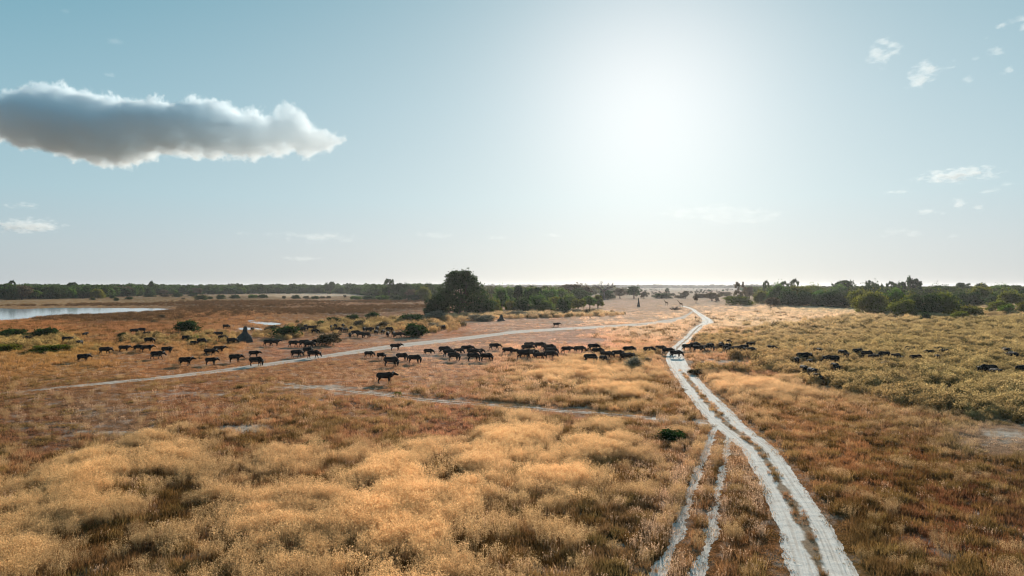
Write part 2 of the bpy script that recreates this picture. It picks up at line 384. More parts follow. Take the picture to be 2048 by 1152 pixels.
# ------------------------------------------------------------------ ground: one sheet to the horizon
def build_ground():
    th = np.concatenate([np.linspace(-math.pi, -.86, 40, endpoint=False), np.linspace(-.86, .86, 760), np.linspace(.86, math.pi, 40)[1:]])
    r = np.concatenate([[2.0, 9.0], np.geomspace(22, 900, 400), np.geomspace(940, 7000, 60)])
    TH, R_ = np.meshgrid(th, r); x = (np.sin(TH) * R_).ravel(); y = (np.cos(TH) * R_).ravel()
    front = (np.abs(TH.ravel()) < .9) & (y > 5)
    colr = np.tile(lin((150, 95, 55)), (len(x), 1))
    xf, yf = x[front], y[front]
    c, tl = zone(xf, yf)
    s = sand_amount(xf, yf)
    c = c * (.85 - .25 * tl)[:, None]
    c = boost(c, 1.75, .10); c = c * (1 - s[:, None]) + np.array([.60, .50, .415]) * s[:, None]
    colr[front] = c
    n, m = TH.shape; idx = np.arange(n * m).reshape(n, m)
    Fc = np.stack([idx[:-1, :-1], idx[1:, :-1], idx[1:, 1:], idx[:-1, 1:]], -1).reshape(-1, 4)
    V = np.stack([x, y, np.zeros(len(x))], 1)
    me = bpy.data.meshes.new('ground'); me.vertices.add(len(V)); me.vertices.foreach_set('co', V.reshape(-1).astype(np.float32))
    k = len(Fc); me.loops.add(k * 4); me.loops.foreach_set('vertex_index', Fc.reshape(-1).astype(np.int32))
    me.polygons.add(k); me.polygons.foreach_set('loop_start', np.arange(0, k * 4, 4, dtype=np.int32)); me.update(calc_edges=True)
    if me.polygons[0].normal.z < 0: me.flip_normals()
    a = me.attributes.new('soil', 'FLOAT_COLOR', 'POINT'); a.data.foreach_set('color', np.concatenate([colr, np.ones((len(x), 1))], 1).reshape(-1).astype(np.float32))
    g, T, P = mat('ground', 1.0, 0.0); me.materials.append(g)
    at = T.nodes.new('ShaderNodeAttribute'); at.attribute_name = 'soil'; tcn = T.nodes.new('ShaderNodeTexCoord')
    v = tcn.outputs['Object']
    n1 = noise_tex(T, .9, 5, .65, v); n2 = noise_tex(T, .12, 5, .6, v); n3 = noise_tex(T, 5.0, 3, .6, v)
    c = mix_col(T, 'MULTIPLY', 1.0, at.outputs['Color'], ramp(T, n1, [(.3, (.50, .46, .42)), (.5, (.95, .95, .95)), (.72, (1.35, 1.32, 1.28))]))
    c = mix_col(T, 'MULTIPLY', 1.0, c, ramp(T, n2, [(.3, (.72, .68, .62)), (.6, (1.1, 1.1, 1.1))]))
    c = mix_col(T, 'MULTIPLY', .7, c, ramp(T, n3, [(.3, (.6, .6, .6)), (.65, (1.15, 1.15, 1.15))]))
    T.links.new(c, P.inputs['Base Color'])
    bump(T, P, math_node(T, 'ADD', n1, math_node(T, 'MULTIPLY', n3, .35)), .8, .35)
    return obj('ground', me, kind='structure')
build_ground()

# ------------------------------------------------------------------ scattered cover (instances of small clumps)
def leaf_mat(name, translu=.5, base=None, gloss=.0, vary=.35):
    """leaf or blade: diffuse front and light through it; colour from the instance's tint, or base"""
    m = bpy.data.materials.new(name); m.use_nodes = True; T = m.node_tree; T.nodes.clear()
    out = T.nodes.new('ShaderNodeOutputMaterial'); d = T.nodes.new('ShaderNodeBsdfDiffuse'); t = T.nodes.new('ShaderNodeBsdfTranslucent'); mx = T.nodes.new('ShaderNodeMixShader')
    va = T.nodes.new('ShaderNodeAttribute'); va.attribute_name = 'v'
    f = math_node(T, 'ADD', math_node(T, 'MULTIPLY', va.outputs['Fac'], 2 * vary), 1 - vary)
    cb = T.nodes.new('ShaderNodeCombineXYZ')
    for k in range(3): T.links.new(f, cb.inputs[k])
    if base is None:
        at = T.nodes.new('ShaderNodeAttribute'); at.attribute_type = 'INSTANCER'; at.attribute_name = 'tint'; c = at.outputs['Color']
    else:
        oi = T.nodes.new('ShaderNodeObjectInfo')
        c = ramp(T, oi.outputs['Random'], [(0, base[0]), (.5, base[1]), (1, base[2])])
    c = mix_col(T, 'MULTIPLY', 1.0, c, cb.outputs[0])
    T.links.new(c, d.inputs[0]); T.links.new(c, t.inputs[0]); mx.inputs[0].default_value = translu
    T.links.new(d.outputs[0], mx.inputs[1]); T.links.new(t.outputs[0], mx.inputs[2]); sh = mx.outputs[0]
    if gloss > 0:
        g = T.nodes.new('ShaderNodeBsdfGlossy'); g.inputs['Roughness'].default_value = .55; m2 = T.nodes.new('ShaderNodeMixShader'); m2.inputs[0].default_value = gloss
        T.links.new(sh, m2.inputs[1]); T.links.new(g.outputs[0], m2.inputs[2]); sh = m2.outputs[0]
    T.links.new(sh, out.inputs['Surface']); return m
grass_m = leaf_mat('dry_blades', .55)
def rdir(n, up=0.0):
    v = rng.normal(size=(n, 3)); v[:, 2] += up; return v / np.linalg.norm(v, axis=1, keepdims=True)
def leafquads(p, size, aspect=.6):
    """small quads of random turn at points p"""
    n = len(p); a = rdir(n); b = np.cross(a, rdir(n)); b /= np.maximum(np.linalg.norm(b, axis=1, keepdims=True), 1e-4)
    s = (size * rng.uniform(.6, 1.4, n))[:, None]
    return np.stack([p - a * s - b * s * aspect, p + a * s - b * s * aspect, p + a * s + b * s * aspect, p - a * s + b * s * aspect], 1)
def blades(n, R_, h0, h1, w, lean=.35):
    r = R_ * np.sqrt(rng.random(n)); a = rng.random(n) * 6.283
    b = np.stack([r * np.cos(a), r * np.sin(a), np.zeros(n)], 1)
    h = rng.uniform(h0, h1, n)[:, None]; ld = rng.random(n) * 6.283
    ln = np.stack([np.cos(ld), np.sin(ld), np.zeros(n)], 1) * (rng.random(n) ** 1.3)[:, None] * lean + b * .35
    f = rng.random(n) * 6.283; wv = np.stack([np.cos(f), np.sin(f), np.zeros(n)], 1) * w * .5
    m = b + ln * h * .35 + np.array([0, 0, 1]) * h * .6; t = b + ln * h + np.array([0, 0, 1]) * h
    return np.concatenate([np.stack([b - wv, b + wv, m + wv * .8, m - wv * .8], 1), np.stack([m - wv * .8, m + wv * .8, t + wv * .25, t - wv * .25], 1)]), m, t
src = bpy.data.collections.new('clump_library')          # never linked to the scene: only sources for the instances
def source(name, V, m, v):
    o = bpy.data.objects.new(name, quads_mesh(name, V, m, v)); src.objects.link(o)
KINDS = {}
def add_kind(key, V, m, v):
    KINDS[key] = len(KINDS); source('clump_%03d' % KINDS[key], V, m, v)
for k in range(3):      # tall feathery grass with airy seed heads
    Q, m_, t_ = blades(40, .5, .6, 1.08, .012)
    n = 40 * 16; i = rng.integers(0, 40, n); f = rng.uniform(.25, 1.05, n)[:, None]
    p = m_[i] + (t_[i] - m_[i]) * f + rng.normal(size=(n, 3)) * .075
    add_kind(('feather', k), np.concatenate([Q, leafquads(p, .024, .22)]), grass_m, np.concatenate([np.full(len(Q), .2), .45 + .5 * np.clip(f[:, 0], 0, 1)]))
for k in range(3):      # bushy tuft
    Q, m_, t_ = blades(46, .34, .22, .52, .024, .6)
    add_kind(('tuft', k), Q, grass_m, rng.random(len(Q)))
for k in range(2):      # short cropped tufts
    Q, m_, t_ = blades(40, .55, .06, .2, .03, .8)
    add_kind(('short', k), Q, grass_m, rng.random(len(Q)))
for k in range(4):      # low grey-green scrub
    n = 420; d = rdir(n, .35); d[:, 2] = np.abs(d[:, 2]); rr = rng.uniform(.55, 1.0, n) ** .6
    lob = 1 + .35 * np.sin(3 * np.arctan2(d[:, 1], d[:, 0]) + k * 2) + .25 * np.sin(7 * np.arctan2(d[:, 1], d[:, 0]) + k)
    p = d * rr[:, None] * np.array([.62, .62, .95]) * lob[:, None] ** .6 + np.array([0, 0, .12])
    Q, m_, t_ = blades(46, .55, .6, 1.2, .03, .7)
    add_kind(('scrub', k), np.concatenate([leafquads(p, .055, .5), Q]), grass_m, np.concatenate([.35 + .65 * rng.random(n), rng.uniform(.1, .6, len(Q))]))
for k in range(2):      # stiff dry stalks with pale heads
    Q, m_, t_ = blades(12, .4, .5, 1.0, .016, .25); hd_ = leafquads(np.repeat(t_, 5, 0) + rng.normal(size=(60, 3)) * np.array([.03, .03, .07]), .036, .3)
    add_kind(('stalk', k), np.concatenate([Q, hd_]), grass_m, np.concatenate([np.full(len(Q), .3), rng.uniform(.55, .9, 60)]))
for k in range(2):      # reed clump
    Q, m_, t_ = blades(60, .9, .9, 1.9, .05, .35)
    add_kind(('reed', k), Q, grass_m, rng.random(len(Q)))
for k in range(4):      # far crowns of the distant wood (about 1 m wide, scaled up)
    nb = 9; c = rng.uniform(-1, 1, (nb, 3)) * np.array([.3, .3, .22]) + np.array([0, 0, .58]); n = 420
    i = rng.integers(0, nb, n); d = rdir(n, .15)
    p = c[i] + d * (rng.uniform(.16, .24, nb)[i] * rng.uniform(.75, 1.05, n))[:, None]
    if k > 1: p[:, 2] = .05 + (p[:, 2] - .3) * 1.05
    p[:, 2] = np.maximum(p[:, 2], .02)
    Q = leafquads(p, .042, .7)
    tr, f_ = tube([(0, 0, -.02), (.01, 0, .3), (0, .02, .6)], [.035, .025, .01], 5); tq = np.array([[tr[a] for a in q] for q in f_ if len(q) == 4])
    add_kind(('crown', k), np.concatenate([Q, tq]), grass_m, np.concatenate([rng.random(n), np.full(len(tq), .0)]))
ng = bpy.data.node_groups.new('scatter', 'GeometryNodeTree')
ng.interface.new_socket('Geometry', in_out='INPUT', socket_type='NodeSocketGeometry'); ng.interface.new_socket('Geometry', in_out='OUTPUT', socket_type='NodeSocketGeometry')
gi = ng.nodes.new('NodeGroupInput'); go = ng.nodes.new('NodeGroupOutput'); ci = ng.nodes.new('GeometryNodeCollectionInfo'); ip = ng.nodes.new('GeometryNodeInstanceOnPoints')
ci.inputs['Collection'].default_value = src; ci.inputs['Separate Children'].default_value = True; ci.inputs['Reset Children'].default_value = True
ip.inputs['Pick Instance'].default_value = True
for nm, ty, so in (('knd', 'INT', 'Instance Index'), ('rot', 'FLOAT_VECTOR', 'Rotation'), ('scl', 'FLOAT_VECTOR', 'Scale')):
    na_ = ng.nodes.new('GeometryNodeInputNamedAttribute'); na_.data_type = ty; na_.inputs['Name'].default_value = nm
    ng.links.new([s for s in na_.outputs if s.enabled and s.name == 'Attribute'][0], ip.inputs[so])
ng.links.new(gi.outputs[0], ip.inputs['Points']); ng.links.new(ci.outputs[0], ip.inputs['Instance']); ng.links.new(ip.outputs[0], go.inputs[0])
def scatter(name, xyz, knd, scl, tint, label, cat):
    n = len(xyz); me = bpy.data.meshes.new(name); me.vertices.add(n); me.vertices.foreach_set('co', xyz.reshape(-1).astype(np.float32))
    a = me.attributes.new('knd', 'INT', 'POINT'); a.data.foreach_set('value', knd.astype(np.int32))
    rot = np.zeros((n, 3)); rot[:, 2] = rng.random(n) * 6.283; rot[:, :2] = rng.normal(size=(n, 2)) * .06
    a = me.attributes.new('rot', 'FLOAT_VECTOR', 'POINT'); a.data.foreach_set('vector', rot.reshape(-1).astype(np.float32))
    if scl.ndim == 1: scl = np.repeat(scl[:, None], 3, 1)
    a = me.attributes.new('scl', 'FLOAT_VECTOR', 'POINT'); a.data.foreach_set('vector', scl.reshape(-1).astype(np.float32))
    a = me.attributes.new('tint', 'FLOAT_COLOR', 'POINT'); a.data.foreach_set('color', np.concatenate([tint, np.ones((n, 1))], 1).reshape(-1).astype(np.float32))
    o = obj(name, me); md = o.modifiers.new('scatter', 'NODES'); md.node_group = ng
    tag(o, label, cat, kind='stuff'); print(name, n); return o
def field(y0, y1, per_m2, spread=.86):
    """random ground points between two distances, across the view and a margin beside it"""
    n = int(per_m2 * spread * (y1 * y1 - y0 * y0)); y = np.sqrt(rng.uniform(y0 * y0, y1 * y1, n)); x = rng.uniform(-1, 1, n) * (spread * y + 2); return x, y
def zs(x): return np.zeros(len(x))
def wet(x, y):
    px, py = PX(x, y); m = lake_mask(x, y)
    for a, b, c, h in PUDDLES: m |= ell(px, py, (a[0] + c[0]) / 2, b[1], (c[0] - a[0]) / 2 + 2, h + .6) < 1
    return m
def lawn():
    feathers, tufts, stalks = [], [], []
    for y0, y1, rho, big in ((27, 45, 11, 1.0), (45, 70, 8, 1.1), (70, 105, 5, 1.3), (105, 160, 2.4, 1.65), (160, 260, .9, 2.3), (260, 480, .22, 3.2)):
        x, y = field(y0, y1, rho); c, tl = zone(x, y); px, py = PX(x, y)
        n = fbm(x * .32, y * .28, 4); n2 = fbm(x * .9 + 50, y * .9, 3); n3 = fbm(x * .05 + 9, y * .05 + 4, 3)
        nb_ = fbm(x * .75 + 31, y * .6, 3); tall = np.clip((tl - .47) * 1.7 + ((n - .5) * 2.0 + (n3 - .5) * 1.9 + (nb_ - .5) * 1.4) * np.clip(tl * 1.5, 0, 1), 0, 1)
        u = rng.random(len(x))
        tm = track_mask(x, y); crown_ = np.abs(tm - .4) < .01; tn = np.maximum(tm, np.maximum(np.maximum(track_mask(x - .9, y - 1.2), track_mask(x + .9, y - 1.2)), track_mask(x, y + 1.5))) > 0
        tn &= ~crown_
        clear = rng.random(len(x)) > np.maximum(tm, np.minimum(sand_amount(x, y) * 1.2, .97))
        clear &= ~wet(x, y); clear &= scrub_amount(x, y) < .6
        if y0 > 60:                                        # grazed and trampled close round each animal
            for hx, hy in HXY: clear &= ~((np.abs(x - hx + .6) < 1.7) & (y > hy - 6.0) & (y < hy + .8) & (u > .25))
        isf = (u < np.maximum(tall * .8, .05 * (nb_ > .5))) & clear & ~tn
        dk = fbm(x * .42 + 77, y * .34 + 5, 3); dark = (dk > .595) & (tl > .28) & (rng.random(len(x)) < .72)
        isf &= ~crown_ & ~dark
        if y0 < 150:
            nr = np.maximum(0, 1 - np.minimum(ell(px, py, 1340, 1000, 110, 260), ell(px, py, 1480, 1000, 60, 200))) * .35 + np.maximum(0, 1 - ell(px, py, 870, 770, 330, 60)) * .13 + np.maximum(0, 1 - ell(px, py, 350, 835, 380, 40)) * .1 + .022
            iss = (rng.random(len(x)) < nr * (.3 + 1.4 * (n2 > .5)) * 1.3) & (rng.random(len(x)) > tm) & ~wet(x, y) & (scrub_amount(x, y) < .5)
            for hx, hy in HXY: iss &= ~((np.abs(x - hx) < 1.8) & (y > hy - 6.5) & (y < hy + .8))
            stalks.append((x[iss], y[iss], KINDS[('stalk', 0)] + rng.integers(0, 2, iss.sum()), (.34 + .5 * tl[iss]) * rng.uniform(.6, 1.2, iss.sum()) * (1 + .3 * (y0 > 60)), boost(lin((228, 190, 156)) * .75 + c[iss] * .25, 1.25, 0) * rng.uniform(.7, 1.15, iss.sum())[:, None], 1.0))
        rest = (~isf) & clear & (rng.random(len(x)) > .12 + .3 * (tl < .25) + .3 * ((tl < .2) & (py < 715)) + (.2 if y0 > 150 else 0))
        lum = rng.uniform(.75, 1.2, len(x))[:, None]
        gold = boost(c * .45 + lin((222, 182, 118)) * .55 * (.6 + .5 * tl[:, None]), 1.4, .15)
        feathers.append((x[isf], y[isf], (rng.integers(0, 3, isf.sum())), (big ** .6 * (.8 + .35 * n[isf]) * rng.uniform(.8, 1.15, isf.sum())) * (.42 + .58 * np.minimum(tl[isf] * 1.3, 1)) * (.85 + .3 * nb_[isf]), (gold * lum)[isf], big))
        grn = lin((112, 92, 42)); gm = (np.clip((n2 - .52) * 4, 0, .55) * (tl > .15) * (py > 755))[:, None]
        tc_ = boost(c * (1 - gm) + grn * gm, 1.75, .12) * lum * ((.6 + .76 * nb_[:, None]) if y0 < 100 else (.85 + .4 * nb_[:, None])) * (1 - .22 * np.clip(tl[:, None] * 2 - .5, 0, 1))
        tc_[dark] = lin((128, 92, 54)) * rng.uniform(.5, 1.1, dark.sum())[:, None]
        tc_ *= np.array([.97, 1.04, 1.0])
        shortm = (rng.random(len(x)) > np.clip((tl - .12) * 3.2 + (n2 - .5) * 1.5, .04, 1)) | tn
        kk = np.where(shortm, KINDS[('short', 0)] + rng.integers(0, 2, len(x)), KINDS[('tuft', 0)] + rng.integers(0, 3, len(x)))
        tufts.append((x[rest], y[rest], kk[rest], big * (.6 + .9 * n2[rest]) * rng.uniform(.7, 1.2, rest.sum()) * np.where(shortm[rest], 1, .9) * np.where(crown_[rest], .55, 1), tc_[rest], big * np.where((tl < .22) | tn, 4.5, 1.0)[rest]))
    def go_(lst, name, label, cat):
        x = np.concatenate([l[0] for l in lst]); y = np.concatenate([l[1] for l in lst]); k = np.concatenate([l[2] for l in lst]); s = np.concatenate([l[3] for l in lst]); c = np.concatenate([l[4] for l in lst])
        b = np.concatenate([np.broadcast_to(l[5], len(l[0])) for l in lst])
        sc = np.stack([s, s, s / b ** .55], 1)
        scatter(name, np.stack([x, y, zs(x)], 1), k, sc, c, label, cat)
    go_(feathers, 'tall_grass', 'tall feathery golden dry grass waving across the plain', 'grass')
    go_(stalks, 'dry_stalks', 'pale dry stalks with seed heads standing among the grass', 'dry stalks')
    go_(tufts, 'short_grass', 'short rust brown and straw grass covering the open plain', 'grass')
def scrubland():
    X, Y, C_, Sc = [], [], [], []
    for y0, y1, rho in ((55, 110, 1.0), (110, 200, .62), (200, 330, .3)):
        x, y = field(y0, y1, rho); s = scrub_amount(x, y); px, py = PX(x, y)
        n = fbm(x * .16 + 7, y * .16, 3)
        for cx, c0, rx, ry, k in ((60, 684, 110, 11, .5), (100, 698, 90, 7, .5), (420, 680, 60, 14, .3), (300, 682, 60, 10, .35), (1265, 723, 32, 8, .9), (1300, 708, 20, 6, .5), (930, 637, 80, 5, .8), (1120, 628, 120, 6, .7), (1040, 633, 90, 4, .9),
                                   (1170, 606, 90, 9, .45), (1260, 606, 90, 7, .5), (860, 655, 60, 10, .5), (690, 655, 120, 12, .32), (800, 648, 70, 9, .4), (560, 672, 50, 8, .35), (1590, 612, 150, 4, .8), (1500, 742, 40, 8, .5), (1420, 745, 30, 5, .3), (2000, 800, 60, 30, .3)):
            s = np.maximum(s, k * np.clip(1.4 - ell(px, py, cx, c0, rx, ry), 0, 1))
        keep = (rng.random(len(x)) < s * np.clip(.25 + 1.6 * n, 0, 1)) & (rng.random(len(x)) > track_mask(x, y) * 1.2)
        for hx, hy in HXY:                                 # the animals have trampled a little room in front of them
            keep &= ~((np.abs(x - hx) < 1.5) & (y > hy - 4.5) & (y < hy + .7) & (rng.random(len(x)) < (.85 if PX(hx, hy)[0] < 1700 else .45)))
        x, y, n, px, py = x[keep], y[keep], n[keep], px[keep], py[keep]
        c, tl = zone(x, y); n2 = fbm(x * .35, y * .35 + 20, 3)
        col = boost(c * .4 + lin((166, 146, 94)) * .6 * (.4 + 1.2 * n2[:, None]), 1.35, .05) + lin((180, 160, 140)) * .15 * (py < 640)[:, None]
        dark = rng.random(len(x)) < .12; col[dark] = lin((100, 88, 56))
        X.append(x); Y.append(y); C_.append(col * rng.uniform(.7, 1.2, len(x))[:, None]); Sc.append((.6 + 1.05 * n) * rng.uniform(.7, 1.25, len(x)) * (1 + .25 * (y0 > 150)))
    x = np.concatenate(X); y = np.concatenate(Y); s = np.concatenate(Sc)
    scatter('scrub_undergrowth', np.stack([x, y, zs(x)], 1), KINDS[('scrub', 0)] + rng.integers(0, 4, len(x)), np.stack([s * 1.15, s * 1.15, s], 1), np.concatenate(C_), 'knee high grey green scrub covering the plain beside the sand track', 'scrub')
def reeds():
    x, y = field(250, 620, .12); px, py = PX(x, y); n = fbm(x * .02, y * .02, 3); s = zs(x)
    for cx, c0, rx, ry, k in ((150, 637, 90, 5, .9), (270, 632, 130, 9, .9), (420, 622, 150, 9, .8), (560, 622, 120, 6, .6), (640, 620, 110, 5, .9), (760, 614, 130, 4, .9), (500, 606, 170, 5, .7), (740, 603, 120, 2.5, .7), (250, 610, 110, 4, .6), (100, 612, 110, 2.5, .6), (20, 646, 60, 4, .6), (300, 650, 120, 5, .5)):
        s = np.maximum(s, k * np.clip(1.5 - ell(px + (n - .5) * 60, py + (n - .5) * 8, cx, c0, rx, ry), 0, 1))
    keep = (rng.random(len(x)) < s) & ~wet(x, y) & (px > -500) & ~((px < 352) & (py > 612) & (py < np.interp(px, LAKE_B[:, 0], LAKE_B[:, 1]) + 1.5)); x, y = x[keep], y[keep]
    col = lin((104, 74, 50)) * rng.uniform(.5, 1.2, len(x))[:, None] + lin((70, 66, 40)) * .2
    scatter('reeds', np.stack([x, y, zs(x)], 1), KINDS[('reed', 0)] + rng.integers(0, 2, len(x)), np.stack([rng.uniform(.9, 1.8, len(x))] * 2 + [rng.uniform(.35, .75, len(x))], 1), col, 'dark brown reeds in bands round the lake shore', 'reeds')
reeds()

# ------------------------------------------------------------------ buffalo
hide_m, T, P = mat('buffalo_hide', 0.85, 0.15)
tcn = T.nodes.new('ShaderNodeTexCoord')
T.links.new(ramp(T, noise_tex(T, 2.5, 4, .6, tcn.outputs['Object']), [(.35, (.009, .008, .0075)), (.7, (.026, .021, .018))]), P.inputs['Base Color'])
horn_m, T, P = mat('buffalo_horn', 0.6, 0.3); P.inputs['Base Color'].default_value = (.06, .055, .05, 1)
def buffalo_mesh(name, head, step, turn=0.0):
    """head: pitch of neck and head in degrees (down is negative); step: leg swing; turn: head turned sideways"""
    pv = Vector((.72, 0, 1.08)); a = math.radians(-head)
    Mx = Matrix.Translation(pv) @ Matrix.Rotation(math.radians(turn), 4, 'Z') @ Matrix.Rotation(a, 4, 'Y') @ Matrix.Translation(-pv)
    def hd(p): return Mx @ Vector(p)
    parts = [tube([(-1.06, 0, 1.12), (-.97, 0, 1.09), (-.6, 0, 1.07), (-.1, 0, 1.03), (.3, 0, 1.06), (.56, 0, 1.11), (.76, 0, 1.07), (.92, 0, 1.06)],
                  [(.12, .17), (.26, .30), (.35, .37), (.39, .39), (.38, .41), (.35, .42), (.30, .35), (.18, .24)], 14)]
    parts.append(tube([(.55, 0, 1.08), hd((.85, 0, 1.1)), hd((1.05, 0, 1.12)), hd((1.2, 0, 1.1))], [(.28, .38), (.23, .31), (.19, .25), (.16, .19)], 12))
    parts.append(tube([hd((1.08, 0, 1.18)), hd((1.2, 0, 1.14)), hd((1.36, 0, 1.01)), hd((1.54, 0, .86)), hd((1.66, 0, .77)), hd((1.7, 0, .73))],
                      [(.12, .12), (.165, .19), (.145, .165), (.12, .12), (.115, .10), (.06, .05)], 10))
    for s in (-1, 1):
        parts.append(tube([hd((1.14, s * .14, 1.16)), hd((1.1, s * .3, 1.06)), hd((1.08, s * .46, .97))], [(.04, .05), (.045, .09), (.02, .04)], 6, side=(1, 0, 0)))
        f = step * s * .30; b = -step * s * .34
        parts.append(tube([(.52, s * .2, 1.0), (.54, s * .21, .74), (.54 + f * .45, s * .2, .46), (.54 + f * .75 + (.05 if f < 0 else 0), s * .2, .28), (.55 + f, s * .2, .09), (.6 + f, s * .2, .0)],
                          [(.14, .22), (.12, .16), (.085, .095), (.058, .064), (.06, .066), (.085, .095)], 8))
        parts.append(tube([(-.76, s * .19, 1.12), (-.72, s * .21, .82), (-.68 + b * .3, s * .2, .62), (-.86 + b * .7, s * .2, .43), (-.84 + b * .9, s * .2, .24), (-.82 + b, s * .2, .08), (-.77 + b, s * .2, 0)],
                          [(.14, .24), (.15, .24), (.11, .15), (.068, .085), (.055, .062), (.06, .066), (.085, .09)], 8))
    parts.append(tube([(-1.03, 0, 1.3), (-1.13, .02, 1.12), (-1.13, .03, .8), (-1.1, .03, .62), (-1.08, .03, .46)], [.035, .034, .03, .05, .02], 6))
    body = organic(name, parts, .036, hide_m)
    hp = []
    for s in (-1, 1):
        hp.append(tube([hd((1.17, s * .02, 1.33)), hd((1.16, s * .13, 1.35)), hd((1.12, s * .28, 1.26)), hd((1.12, s * .42, 1.2)), hd((1.15, s * .52, 1.28)), hd((1.16, s * .5, 1.42)), hd((1.14, s * .42, 1.5))],
                       [.085, .085, .068, .056, .045, .03, .01], 7, side=(1, 0, 0)))
    V, Fc = join(hp); horns = new_mesh(name + '_horns', V, Fc, horn_m, True)
    return body, horns
BUF = {'walk': buffalo_mesh('buffalo_walking', -6, 1.0), 'low': buffalo_mesh('buffalo_low_head', -26, .8), 'graze': buffalo_mesh('buffalo_grazing', -56, .35),
       'stand': buffalo_mesh('buffalo_standing', 8, .12), 'up': buffalo_mesh('buffalo_head_up', 20, .3), 'look': buffalo_mesh('buffalo_looking', 6, .2, -55)}
